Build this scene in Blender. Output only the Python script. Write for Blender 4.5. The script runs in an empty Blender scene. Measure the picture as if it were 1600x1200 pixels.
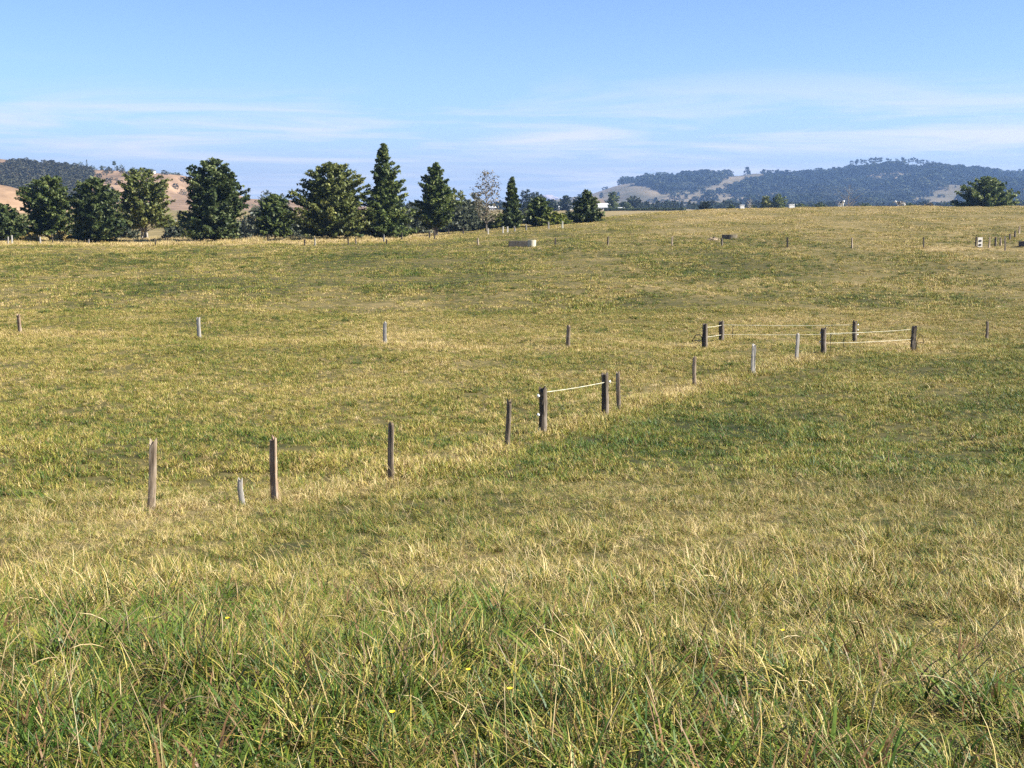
import bpy, bmesh, math, random
import numpy as np
from mathutils import Vector, Matrix

# ------------------------------------------------------------------ camera, sky, sun, exposure
scene = bpy.context.scene
FPX, PW, PH = 2000.0, 1600.0, 1200.0          # focal length and size of the photograph in pixels
K = FPX / 1300.0                              # depths below are noted in units of K metres
PITCH = math.atan(255.0 / FPX)                # horizon lies at row 345
CAMZ = 10.0
cam_data = bpy.data.cameras.new("camera")
cam_data.sensor_width = 36.0
cam_data.lens = 36.0 * FPX / PW
cam_data.clip_start = 0.1
cam_data.clip_end = 30000.0
cam = bpy.data.objects.new("camera", cam_data)
scene.collection.objects.link(cam)
cam.location = (0, 0, CAMZ)
cam.rotation_euler = (math.pi / 2 - PITCH, 0, 0)
scene.camera = cam

SUN_EL, SUN_AZ = math.radians(38.0), math.radians(-14.0)      # azimuth measured from +X towards +Y
world = bpy.data.worlds.new("World")
scene.world = world
world.use_nodes = True
wn, wl = world.node_tree.nodes, world.node_tree.links
wn.clear()
w_out = wn.new("ShaderNodeOutputWorld")
w_bg = wn.new("ShaderNodeBackground")
sky = wn.new("ShaderNodeTexSky")
sky.sky_type = 'NISHITA'
sky.sun_disc = False
sky.sun_elevation = SUN_EL
sky.sun_rotation = math.pi / 2 - SUN_AZ
sky.altitude = 50
sky.air_density = 0.5
sky.dust_density = 0.05
sky.ozone_density = 4.6
w_bg.inputs["Strength"].default_value = 0.082
# thin cirrus: streaked noise laid out on a flat cloud deck seen from below
tc = wn.new("ShaderNodeTexCoord")
sep = wn.new("ShaderNodeSeparateXYZ"); wl.new(tc.outputs["Generated"], sep.inputs[0])
def wmath(op, a, b=None, c=None, clamp=False):
    n = wn.new("ShaderNodeMath"); n.operation = op; n.use_clamp = clamp
    for i, v in enumerate((a, b, c)):
        if v is None: continue
        if isinstance(v, (int, float)): n.inputs[i].default_value = v
        else: wl.new(v, n.inputs[i])
    return n.outputs[0]
zs = wmath('MULTIPLY', sep.outputs[2], K)
zc = wmath('MAXIMUM', zs, 0.006)
zc2 = wmath('ADD', zc, 0.05)
cu = wmath('DIVIDE', sep.outputs[0], zc2)
cv = wmath('DIVIDE', sep.outputs[1], zc2)
comb = wn.new("ShaderNodeCombineXYZ"); wl.new(cu, comb.inputs[0]); wl.new(cv, comb.inputs[1])
mp = wn.new("ShaderNodeMapping"); wl.new(comb.outputs[0], mp.inputs[0])
mp.inputs["Rotation"].default_value = (0, 0, math.radians(-10))
mp.inputs["Scale"].default_value = (0.75, 0.9, 1)
nz = wn.new("ShaderNodeTexNoise"); wl.new(mp.outputs[0], nz.inputs["Vector"])
nz.inputs["Scale"].default_value = 1.0; nz.inputs["Detail"].default_value = 7; nz.inputs["Roughness"].default_value = 0.62
nz.inputs["Distortion"].default_value = 0.5
mp2 = wn.new("ShaderNodeMapping"); wl.new(comb.outputs[0], mp2.inputs[0])
mp2.inputs["Location"].default_value = (5.5, 16.1, 0)
mp.inputs["Location"].default_value = (14.9, 2.2, 0)
mp2.inputs["Scale"].default_value = (0.22, 0.40, 1)
nz2 = wn.new("ShaderNodeTexNoise"); wl.new(mp2.outputs[0], nz2.inputs["Vector"])
nz2.inputs["Scale"].default_value = 1.0; nz2.inputs["Detail"].default_value = 3
cl = wmath('MULTIPLY', wmath('SUBTRACT', nz.outputs[0], 0.43), 5.0, clamp=True)
cl2 = wmath('MULTIPLY', wmath('SUBTRACT', nz2.outputs[0], 0.30), 4.0, clamp=True)
# a thin even veil that looks thicker the lower one looks through it, and wisps of cirrus in the distance
veil = wmath('MULTIPLY', wmath('SUBTRACT', 1.0, wmath('POWER', 2.718, wmath('MULTIPLY', wmath('POWER', wmath('DIVIDE', 0.1, zc), 2.2), -.9))), .86)
low = wmath('MULTIPLY', wmath('SUBTRACT', 0.185, zs), 11.0, clamp=True)
wisp = wmath('MULTIPLY', wmath('MULTIPLY', wmath('MULTIPLY', cl, cl2), low), 0.78, clamp=True)
mixv = wn.new("ShaderNodeMix"); mixv.data_type = 'RGBA'
wl.new(veil, mixv.inputs[0]); wl.new(sky.outputs[0], mixv.inputs[6]); mixv.inputs[7].default_value = (1.98, 2.20, 2.62, 1)
mix = wn.new("ShaderNodeMix"); mix.data_type = 'RGBA'
wl.new(wisp, mix.inputs[0]); wl.new(mixv.outputs[2], mix.inputs[6])
mix.inputs[7].default_value = (3.9, 3.8, 4.0, 1)
wl.new(mix.outputs[2], w_bg.inputs["Color"])
wl.new(w_bg.outputs[0], w_out.inputs["Surface"])

sun_data = bpy.data.lights.new("sun", 'SUN')
sun_data.energy = 5.0
sun_data.angle = math.radians(0.53)
sun_data.color = (1.0, 0.95, 0.86)
sun = bpy.data.objects.new("sun", sun_data)
scene.collection.objects.link(sun)
sd = Vector((math.cos(SUN_EL) * math.cos(SUN_AZ), math.cos(SUN_EL) * math.sin(SUN_AZ), math.sin(SUN_EL)))
sun.rotation_euler = (-sd).to_track_quat('-Z', 'Y').to_euler()
sun.location = (60, 0, 60)

scene.view_settings.view_transform = 'Standard'
scene.view_settings.look = 'None'
scene.view_settings.exposure = 1.60
scene.view_settings.gamma = 1.0
scene.view_settings.use_curve_mapping = False
scene.cycles.use_denoising = False
scene.cycles.max_bounces = 5
scene.cycles.diffuse_bounces = 2
scene.cycles.glossy_bounces = 2
scene.cycles.transmission_bounces = 3
scene.cycles.volume_bounces = 0
scene.cycles.use_adaptive_sampling = False

RNG = np.random.default_rng(7)
random.seed(7)
COL = scene.collection

# ------------------------------------------------------------------ pixel rays
CP, SP = math.cos(PITCH), math.sin(PITCH)
def ray(px, py):
    a, b = (px - 800.0) / FPX, (600.0 - py) / FPX
    return (a, CP + b * SP, -SP + b * CP)
def at(px, py, Y):
    d = ray(px, py); k = Y / d[1]
    return Vector((d[0] * k, Y, CAMZ + d[2] * k))

# ------------------------------------------------------------------ small noise on numpy arrays
class SineNoise:
    def __init__(self, seed, n=14, octv=3):
        r = np.random.default_rng(seed); self.t = []
        for o in range(octv):
            for i in range(n):
                a = r.uniform(0, 2 * np.pi); f = (2.0 ** o) * r.uniform(.6, 1.5)
                self.t.append((math.cos(a) * f, math.sin(a) * f, r.uniform(0, 6.28), 0.6 ** o))
        self.n = math.sqrt(sum(t[3] ** 2 for t in self.t) / 2)
    def __call__(self, x, y, s=1.0):
        v = 0
        for a, b, p, w in self.t:
            v = v + w * np.sin((a * x + b * y) / s + p)
        return v / self.n
N1, N2, N3, N4 = SineNoise(1), SineNoise(2), SineNoise(3), SineNoise(4)

# ------------------------------------------------------------------ height of the ground
_yt = np.arange(-100, 6001, 1.0)
def _table(pts, sig):
    ys, zs = zip(*pts)
    t = np.interp(_yt, ys, zs)
    k = np.exp(-0.5 * (np.arange(-40, 41) / sig) ** 2); k /= k.sum()
    return np.convolve(np.pad(t, 40, mode='edge'), k, mode='valid')
LEFT = _table([(-100, -1.5), (0, -1.55), (2, -1.6), (5, -2.45), (8, -3.35), (13, -4.65), (21, -5.6), (31, -6.1), (44, -6.5),
               (51, -6.75), (60, -6.5), (80, -5.6), (100, -4.75), (125, -3.75), (135, -3.5), (145, -3.5), (160, -4.0),
               (200, -5.0), (300, -2), (400, 2), (600, 7), (1000, 13), (2000, 26), (6000, 30)], 2.0)
RIGHT = _table([(-100, -1.5), (0, -1.55), (2, -1.6), (5, -2.45), (8, -3.35), (13, -4.65), (21, -5.6), (31, -6.1), (44, -6.5),
                (51, -6.7), (60, -6.35), (80, -5.15), (100, -3.4), (125, -1.6), (150, .6), (175, 2.6), (190, 3.05), (205, 2.8),
                (240, .8), (300, -1), (400, 2), (600, 7), (1000, 13), (2000, 26), (6000, 30)], 2.0)
_fx = np.arange(-300, 301, 1.0)
_ff = np.interp(_fx, [-300, -45, -17, 0, 17, 35, 54, 71, 300], [0, 0, .17, .48, .68, .88, .96, 1, 1.05])
_k = np.exp(-0.5 * (np.arange(-20, 21) / 6.0) ** 2); _k /= _k.sum()
_ff = np.convolve(np.pad(_ff, 20, mode='edge'), _k, mode='valid')
def H(x, y):
    x = np.asarray(x, float); yr = np.asarray(y, float); y = yr / K
    l = np.interp(y, _yt, LEFT); r = np.interp(y, _yt, RIGHT); f = np.interp(x, _fx, _ff)
    z = l + (r - l) * f
    near = np.clip(y / 6.0, 0, 1)
    z = z + near * (0.05 * N1(x, yr, 2.2) + 0.10 * N2(x, yr, 9.0)) + 0.10 * np.clip((y - 150) / 200, 0, 8) * N3(x, yr, 60.)
    return z + CAMZ
def Hs(x, y): return float(H(x, y))
def ground_hit(px, py, y0=1.5, y1=400):
    d = ray(px, py); p = None
    ys = np.concatenate([np.arange(y0, 60, .02), np.arange(60, y1, .1)]) * K
    k = ys / d[1]; zz = CAMZ + d[2] * k - H(d[0] * k, ys)
    i = np.argmax(zz < 0)
    if zz[i] >= 0: i = int(np.argmin(zz))
    return Vector((d[0] * k[i], ys[i], Hs(d[0] * k[i], ys[i])))

# ------------------------------------------------------------------ materials
def new_mat(name):
    m = bpy.data.materials.new(name); m.use_nodes = True
    nt = m.node_tree; nt.nodes.clear()
    out = nt.nodes.new("ShaderNodeOutputMaterial")
    return m, nt, nt.nodes, nt.links, out
def ramp(nodes, stops):
    r = nodes.new("ShaderNodeValToRGB"); e = r.color_ramp.elements
    while len(e) < len(stops): e.new(0.5)
    for el, (p, c) in zip(e, stops):
        el.position = p; el.color = (*c, 1)
    return r
def foliage_mat(name, stops, trans=0.3, rough=0.5, spec=0.35, instancer=None, attr="v", brown=0.0):
    """leaf surface: colour from a per-leaf number, some light passing through"""
    m, nt, N, L, out = new_mat(name)
    a = N.new("ShaderNodeAttribute"); a.attribute_name = attr
    fac = a.outputs["Fac"]
    if instancer:
        b = N.new("ShaderNodeAttribute"); b.attribute_type = 'INSTANCER'; b.attribute_name = instancer
        ad = N.new("ShaderNodeMath"); ad.operation = 'ADD'; ad.use_clamp = True
        L.new(fac, ad.inputs[0]); L.new(b.outputs["Fac"], ad.inputs[1]); fac = ad.outputs[0]
    r = ramp(N, stops); L.new(fac, r.inputs[0])
    if brown:                                   # some blades are dead and brown
        wnz = N.new("ShaderNodeTexWhiteNoise"); wnz.noise_dimensions = '1D'; L.new(a.outputs["Fac"], wnz.inputs["W"])
        gt = N.new("ShaderNodeMath"); gt.operation = 'GREATER_THAN'; gt.inputs[1].default_value = 1 - brown; L.new(wnz.outputs[0], gt.inputs[0])
        bm_ = N.new("ShaderNodeMix"); bm_.data_type = 'RGBA'; L.new(gt.outputs[0], bm_.inputs[0]); L.new(r.outputs[0], bm_.inputs[6]); bm_.inputs[7].default_value = (.17, .095, .045, 1)
        class _O: outputs = [bm_.outputs[2]]
        r = _O
    p = N.new("ShaderNodeBsdfPrincipled"); p.inputs["Roughness"].default_value = rough
    p.inputs["Specular IOR Level"].default_value = spec
    L.new(r.outputs[0], p.inputs["Base Color"])
    t = N.new("ShaderNodeBsdfTranslucent"); L.new(r.outputs[0], t.inputs["Color"])
    mx = N.new("ShaderNodeMixShader"); mx.inputs[0].default_value = trans
    L.new(p.outputs[0], mx.inputs[1]); L.new(t.outputs[0], mx.inputs[2]); L.new(mx.outputs[0], out.inputs[0])
    return m
def noise_mat(name, stops, scale=8.0, stretch=(1, 1, 1), rough=0.85, bump=0.3, spec=0.2, detail=6, metallic=0.0):
    m, nt, N, L, out = new_mat(name)
    tc = N.new("ShaderNodeTexCoord"); mp = N.new("ShaderNodeMapping"); L.new(tc.outputs["Object"], mp.inputs[0])
    mp.inputs["Scale"].default_value = stretch
    n = N.new("ShaderNodeTexNoise"); L.new(mp.outputs[0], n.inputs["Vector"])
    n.inputs["Scale"].default_value = scale; n.inputs["Detail"].default_value = detail; n.inputs["Roughness"].default_value = .65
    r = ramp(N, stops); L.new(n.outputs[0], r.inputs[0])
    p = N.new("ShaderNodeBsdfPrincipled"); p.inputs["Roughness"].default_value = rough
    p.inputs["Specular IOR Level"].default_value = spec; p.inputs["Metallic"].default_value = metallic
    L.new(r.outputs[0], p.inputs["Base Color"])
    if bump:
        b = N.new("ShaderNodeBump"); b.inputs["Strength"].default_value = bump; b.inputs["Distance"].default_value = 0.02
        L.new(n.outputs[0], b.inputs["Height"]); L.new(b.outputs[0], p.inputs["Normal"])
    L.new(p.outputs[0], out.inputs[0])
    return m

GRASS_STOPS = [(0.0, (.028, .068, .008)), (0.24, (.095, .142, .016)), (0.48, (.262, .230, .036)), (0.70, (.415, .308, .098)), (1.0, (.610, .480, .250))]
M_GRASS = foliage_mat("grass_blades", GRASS_STOPS, trans=.14, rough=.5, spec=.25, instancer="dry", brown=.16)
M_STALK = foliage_mat("dry_stalks", [(0, (.30, .225, .10)), (.5, (.46, .36, .18)), (1, (.60, .50, .30))], trans=.2, rough=.6, spec=.2, instancer="dry")
LEAF = {
 'dark':   foliage_mat("leaf_dark", [(0, (.028, .046, .014)), (.6, (.082, .108, .034)), (1, (.21, .235, .09))], .32, .5, .22),
 'mid':    foliage_mat("leaf_mid", [(0, (.036, .058, .016)), (.6, (.108, .140, .036)), (1, (.24, .265, .09))], .34, .5, .22),
 'olive':  foliage_mat("leaf_olive", [(0, (.048, .066, .018)), (.6, (.135, .155, .040)), (1, (.29, .28, .09))], .34, .5, .22),
 'grey':   foliage_mat("leaf_grey_green", [(0, (.045, .058, .036)), (.6, (.110, .125, .075)), (1, (.20, .205, .13))], .3, .5, .35),
 'lime':   foliage_mat("leaf_yellow_green", [(0, (.08, .11, .02)), (.6, (.17, .19, .03)), (1, (.30, .29, .06))], .35, .5, .3),
 'dry':    foliage_mat("leaf_dry_brown", [(0, (.10, .085, .05)), (.6, (.17, .14, .085)), (1, (.26, .22, .14))], .2, .6, .2),
 'gold':   foliage_mat("leaf_golden", [(0, (.22, .16, .05)), (.6, (.36, .28, .10)), (1, (.50, .42, .19))], .25, .6, .2),
 'pine':   foliage_mat("leaf_pine", [(0, (.012, .022, .014)), (.6, (.028, .042, .024)), (1, (.055, .070, .038))], .12, .6, .2),
 'bush':   foliage_mat("leaf_hill_bush", [(0, (.028, .032, .022)), (.6, (.065, .066, .042)), (1, (.14, .13, .085))], .12, .8, .04, instancer="tone"),
 'forest': foliage_mat("leaf_forest", [(0, (.020, .030, .017)), (.5, (.030, .042, .023)), (1, (.064, .070, .040))], .12, .8, .04, instancer="tone"),
}
M_BARK = noise_mat("bark", [(.3, (.045, .036, .028)), (.7, (.15, .125, .10))], 6, (1, 1, .25))
M_PALEBARK = noise_mat("pale_bark", [(.3, (.22, .19, .16)), (.7, (.48, .44, .38))], 5, (1, 1, .3))
M_GREYBARK = noise_mat("grey_bark", [(.3, (.10, .085, .07)), (.7, (.26, .23, .19))], 5, (1, 1, .3))
M_POST = noise_mat("weathered_post_wood", [(.30, (.055, .040, .026)), (.48, (.23, .175, .12)), (.70, (.44, .365, .275))], 12, (1, 1, .12), rough=.9, bump=.7)
M_POSTB = noise_mat("brown_post_wood", [(.25, (.07, .045, .028)), (.48, (.25, .17, .11)), (.70, (.47, .39, .30))], 12, (1, 1, .10), rough=.9, bump=.7)
M_STRAINER = noise_mat("dark_strainer_wood", [(.25, (.030, .023, .017)), (.50, (.085, .068, .050)), (.75, (.30, .255, .205))], 8, (1, 1, .12), rough=.9, bump=.8)
M_PALEPOST = noise_mat("pale_post_wood", [(.25, (.20, .18, .15)), (.6, (.42, .39, .34)), (.8, (.55, .52, .46))], 9, (1, 1, .12), rough=.9, bump=.5)
M_WHITEPLASTIC = noise_mat("white_plastic", [(.3, (.72, .71, .68)), (.7, (.82, .81, .78))], 14, rough=.45, bump=.05, spec=.4)
M_TAPE = noise_mat("cream_tape", [(.3, (.46, .43, .30)), (.7, (.74, .71, .56))], 5, rough=.6, bump=.1)
M_BLACK = noise_mat("black_rubber", [(.3, (.012, .012, .013)), (.7, (.03, .03, .03))], 10, rough=.6, bump=.1)
M_IRON = noise_mat("rusty_iron", [(.3, (.035, .030, .028)), (.7, (.11, .075, .055))], 20, rough=.7, bump=.2)
M_CONC = noise_mat("trough_concrete", [(.25, (.20, .18, .15)), (.6, (.38, .345, .29)), (.85, (.50, .46, .39))], 4, rough=.9, bump=.4)
M_CREAM = noise_mat("cream_concrete", [(.25, (.34, .30, .21)), (.7, (.50, .45, .34))], 4, rough=.9, bump=.3)
M_DIRT = noise_mat("bare_dirt", [(.3, (.13, .095, .06)), (.7, (.30, .235, .16))], 3, rough=.95, bump=.6)
M_WHITE = noise_mat("white_paint", [(.3, (.50, .49, .46)), (.7, (.66, .65, .61))], 3, rough=.5, bump=.05)
M_ROOFW = noise_mat("pale_roof_iron", [(.3, (.55, .56, .58)), (.7, (.72, .73, .74))], 2, rough=.45, bump=.05, spec=.4)
M_ROOFB = noise_mat("brown_roof", [(.3, (.11, .085, .07)), (.7, (.20, .16, .13))], 2, rough=.7, bump=.1)
M_ROOFG = noise_mat("dark_roof", [(.3, (.035, .045, .045)), (.7, (.07, .085, .08))], 2, rough=.6, bump=.1)
M_WALL = noise_mat("house_wall", [(.3, (.50, .46, .40)), (.7, (.62, .58, .51))], 2, rough=.8, bump=.1)
M_GLASS = noise_mat("window_glass", [(.3, (.02, .025, .03)), (.7, (.05, .055, .06))], 1, rough=.1, bump=0, spec=.6)
M_WATER = noise_mat("trough_water", [(.3, (.012, .014, .012)), (.7, (.02, .024, .02))], 2, rough=.08, bump=.05, spec=.5)
M_YELLOW = noise_mat("yellow_petal", [(.3, (.72, .52, .02)), (.7, (.86, .68, .04))], 40, rough=.6, bump=0)
M_STEM = noise_mat("flower_stem", [(.3, (.09, .13, .04)), (.7, (.16, .20, .06))], 20, rough=.6, bump=0)

# ------------------------------------------------------------------ object helpers
def obj(name, me, mat=None, parent=None, loc=None):
    if mat is not None and not me.materials: me.materials.append(mat)
    o = bpy.data.objects.new(name, me); COL.objects.link(o)
    if parent is not None: o.parent = parent
    if loc is not None: o.location = loc
    return o
def empty(name, loc, rz=0.0):
    o = bpy.data.objects.new(name, None); COL.objects.link(o)
    o.empty_display_size = .3; o.location = loc; o.rotation_euler = (0, 0, rz)
    return o
def tag(o, label=None, cat=None, group=None, kind=None):
    if label: o["label"] = label
    if cat: o["category"] = cat
    if group: o["group"] = group
    if kind: o["kind"] = kind
    return o
def quads_mesh(name, V, v=None, fv=4, smooth=False):
    """mesh of separate faces of fv corners; V is (n*fv,3); v per-face number"""
    n = len(V) // fv
    me = bpy.data.meshes.new(name)
    me.vertices.add(len(V)); me.vertices.foreach_set("co", np.asarray(V, np.float32).ravel())
    me.loops.add(len(V)); me.loops.foreach_set("vertex_index", np.arange(len(V), dtype=np.int32))
    me.polygons.add(n); me.polygons.foreach_set("loop_start", np.arange(0, n * fv, fv, dtype=np.int32))
    if v is not None:
        a = me.attributes.new("v", 'FLOAT', 'POINT'); a.data.foreach_set("value", np.repeat(np.asarray(v, np.float32), fv))
    me.update(calc_edges=True); me.validate()
    return me
def pydata(name, V, F, smooth=False):
    me = bpy.data.meshes.new(name); me.from_pydata([tuple(p) for p in V], [], F); me.update()
    if smooth: me.polygons.foreach_set("use_smooth", [True] * len(me.polygons))
    return me
class Tubes:
    """tapered tubes gathered in one mesh"""
    def __init__(self): self.V, self.F = [], []
    def add(self, pts, rad, sides=5, cap=True):
        b = len(self.V); pts = [Vector(p) for p in pts]
        for i, p in enumerate(pts):
            t = (pts[min(i + 1, len(pts) - 1)] - pts[max(i - 1, 0)]).normalized()
            u = t.orthogonal().normalized() if abs(t.z) < .9 else t.cross(Vector((0, 1, 0))).normalized()
            w = t.cross(u)
            for k in range(sides):
                a = 2 * math.pi * k / sides
                self.V.append(p + (u * math.cos(a) + w * math.sin(a)) * rad[i])
        for i in range(len(pts) - 1):
            for k in range(sides):
                k2 = (k + 1) % sides
                self.F.append((b + i * sides + k, b + i * sides + k2, b + (i + 1) * sides + k2, b + (i + 1) * sides + k))
        if cap:
            self.F.append(tuple(b + k for k in range(sides))[::-1])
            self.F.append(tuple(b + (len(pts) - 1) * sides + k for k in range(sides)))
    def mesh(self, name): return pydata(name, self.V, self.F, True)
def box_bm(bm, lo, hi, bev=0.0, mat=None):
    c = [(a + b) / 2 for a, b in zip(lo, hi)]; s = [abs(b - a) for a, b in zip(lo, hi)]
    M = Matrix.Translation(c) @ Matrix.Diagonal((*s, 1))
    if mat is not None: M = mat @ M
    r = bmesh.ops.create_cube(bm, size=1.0, matrix=M)
    if bev:
        es = list({e for v in r['verts'] for e in v.link_edges})
        bmesh.ops.bevel(bm, geom=es, offset=bev, segments=1, affect='EDGES')
def bm_mesh(name, bm):
    me = bpy.data.meshes.new(name); bm.to_mesh(me); bm.free(); return me
def box_mesh(name, lo, hi, bev=0.0):
    bm = bmesh.new(); box_bm(bm, lo, hi, bev); return bm_mesh(name, bm)

# ------------------------------------------------------------------ dryness of the pasture
FENCE_NEAR = [(235, 803), (430, 783), (612, 752), (794, 697), (945, 652), (1085, 606), (1177, 585), (1245, 565), (1286, 555), (1427, 549), (1600, 540)]
FENCE_MID = [(0, 522), (311, 530), (602, 537), (888, 545), (1101, 545)]
def seg_dist(x, y, line):
    d = np.full(np.shape(x), 1e9)
    for (ax, ay), (bx, by) in zip(line[:-1], line[1:]):
        vx, vy = bx - ax, by - ay
        t = np.clip(((x - ax) * vx + (y - ay) * vy) / (vx * vx + vy * vy), 0, 1)
        d = np.minimum(d, np.hypot(x - ax - t * vx, y - ay - t * vy))
    return d
LN = [tuple(ground_hit(*p).xy) for p in FENCE_NEAR]
LM = [tuple(ground_hit(*p).xy) for p in FENCE_MID]
def side_right(x, y):
    """positive on the greener side (right / camera side) of the near fence"""
    yl = np.interp(x, [p[0] for p in LN], [p[1] for p in LN])
    return yl - y
def dryness(x, yr):
    y = yr / K
    n = 0.55 * N1(x + 40, yr, 5.0) + 0.45 * N4(x, yr + 9, 1.6)
    big = N2(x, yr, 30.0)
    d = 0.34 + 0.10 * n + 0.03 * big
    far = np.clip((y - 48) / 25, 0, 1)
    s = np.clip(side_right(x, yr) / 4.0 / K, -1, 1)
    midzone = np.clip((y - 11) / 6, 0, 1) * (1 - far)
    d = d + midzone * (-0.11 * s * np.where(s > 0, .75, 1.1))
    # foreground bank: straw band half-way down, greener at the foot of the picture
    bank = 1 - np.clip((y - 11) / 4, 0, 1)
    band = np.exp(-((y - 7.0) / 2.8) ** 2)
    d = d + bank * (0.07 * band - 0.17 * np.clip((4.2 - y) / 1.8, 0, 1) - 0.17 * np.exp(-(((x + 2.9) / 1.6) ** 2 + ((y - 5.2) / 1.5) ** 2))
                    - .14 * np.exp(-(((x + 1.6) / 1.2) ** 2 + ((y - 3.4) / 1.0) ** 2)) - .13 * np.exp(-(((x - 1.6) / 1.3) ** 2 + ((y - 3.4) / .9) ** 2)) - .12 * np.exp(-(((x + .4) / .8) ** 2 + ((y - 4.6) / .7) ** 2)))
    d = d + 0.22 * np.exp(-(seg_dist(x, yr, LN) / 1.0) ** 2) + 0.16 * np.exp(-(seg_dist(x, yr, LM) / 2.0) ** 2)
    d = d + 0.36 * np.exp(-((y - (44.5 + .03 * x)) / 1.3) ** 2) * np.clip((x + 6) / 12, 0, 1) * np.clip(.5 + .9 * N3(x, yr, 4.), 0, 1)
    # far paddock: green, straw towards the trees and over the rise
    d = d + far * (0.05 + 0.13 * np.clip((x + 10) / 60, 0, 1) + 0.09 * np.clip((y - 100) / 50, 0, 1))
    d = d + 0.32 * np.clip((y - 124) / 5, 0, 1) * np.clip((-x - 8) / 14, 0, 1) * (1 - np.clip((y - 190) / 60, 0, 1))
    d = d + 0.16 * np.clip((y - 190) / 40, 0, 1) + .28 * np.exp(-((y - 101) / 2.2) ** 2) * np.clip((x - 44) / 8, 0, 1)
    return np.clip(d, 0, .9)

# ------------------------------------------------------------------ the ground sheet
def build_ground():
    ys = [-60, -40, -20, -10, -5]
    y = -2.0
    while y < 5400:
        ys.append(y); y += max(.22, min(.022 * max(y, 1), 90)) if y < 60 else max(1.1, .012 * y)
    ys.append(5450)
    ys = np.array(ys); us = np.linspace(-1.15, 1.15, 241)
    X = us[None, :] * (np.abs(ys)[:, None] + 45); Y = np.repeat(ys[:, None], len(us), 1) * K
    Z = H(X, Y)
    n, m = X.shape
    idx = np.arange(n * m).reshape(n, m)
    F = np.stack([idx[:-1, :-1], idx[:-1, 1:], idx[1:, 1:], idx[1:, :-1]], -1).reshape(-1, 4)
    me = bpy.data.meshes.new("ground")
    me.vertices.add(n * m); me.vertices.foreach_set("co", np.stack([X, Y, Z], -1).astype(np.float32).ravel())
    me.loops.add(F.size); me.loops.foreach_set("vertex_index", F.ravel().astype(np.int32))
    me.polygons.add(len(F)); me.polygons.foreach_set("loop_start", np.arange(0, F.size, 4, dtype=np.int32))
    me.polygons.foreach_set("use_smooth", np.ones(len(F), bool))
    a = me.attributes.new("v", 'FLOAT', 'POINT'); a.data.foreach_set("value", dryness(X, Y).astype(np.float32).ravel())
    me.update(calc_edges=True)
    mt, nt, N, L, out = new_mat("pasture_ground")
    at_ = N.new("ShaderNodeAttribute"); at_.attribute_name = "v"
    g = N.new("ShaderNodeNewGeometry")
    n1 = N.new("ShaderNodeTexNoise"); n1.inputs["Scale"].default_value = .9; n1.inputs["Detail"].default_value = 8; n1.inputs["Roughness"].default_value = .7
    n2 = N.new("ShaderNodeTexNoise"); n2.inputs["Scale"].default_value = 30; n2.inputs["Detail"].default_value = 4
    L.new(g.outputs["Position"], n1.inputs["Vector"]); L.new(g.outputs["Position"], n2.inputs["Vector"])
    ad = N.new("ShaderNodeMath"); ad.operation = 'MULTIPLY_ADD'; L.new(n1.outputs[0], ad.inputs[0]); ad.inputs[1].default_value = .9
    L.new(at_.outputs["Fac"], ad.inputs[2])
    ad2 = N.new("ShaderNodeMath"); ad2.operation = 'MULTIPLY_ADD'; L.new(n2.outputs[0], ad2.inputs[0]); ad2.inputs[1].default_value = .5
    L.new(ad.outputs[0], ad2.inputs[2])
    sb = N.new("ShaderNodeMath"); sb.operation = 'SUBTRACT'; sb.inputs[1].default_value = .52; sb.use_clamp = True
    L.new(ad2.outputs[0], sb.inputs[0])
    r = ramp(N, [(0, (.012, .016, .006)), (.35, (.036, .038, .012)), (.6, (.090, .076, .028)), (1, (.220, .168, .075))])
    L.new(sb.outputs[0], r.inputs[0])
    p = N.new("ShaderNodeBsdfPrincipled"); p.inputs["Roughness"].default_value = .95; p.inputs["Specular IOR Level"].default_value = .1
    L.new(r.outputs[0], p.inputs["Base Color"])
    b = N.new("ShaderNodeBump"); b.inputs["Strength"].default_value = .8; b.inputs["Distance"].default_value = .03
    L.new(ad2.outputs[0], b.inputs["Height"]); L.new(b.outputs[0], p.inputs["Normal"])
    L.new(p.outputs[0], out.inputs[0])
    return tag(obj("ground", me, mt), "rolling pasture of green and straw coloured grass", kind="structure")
build_ground()

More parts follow.
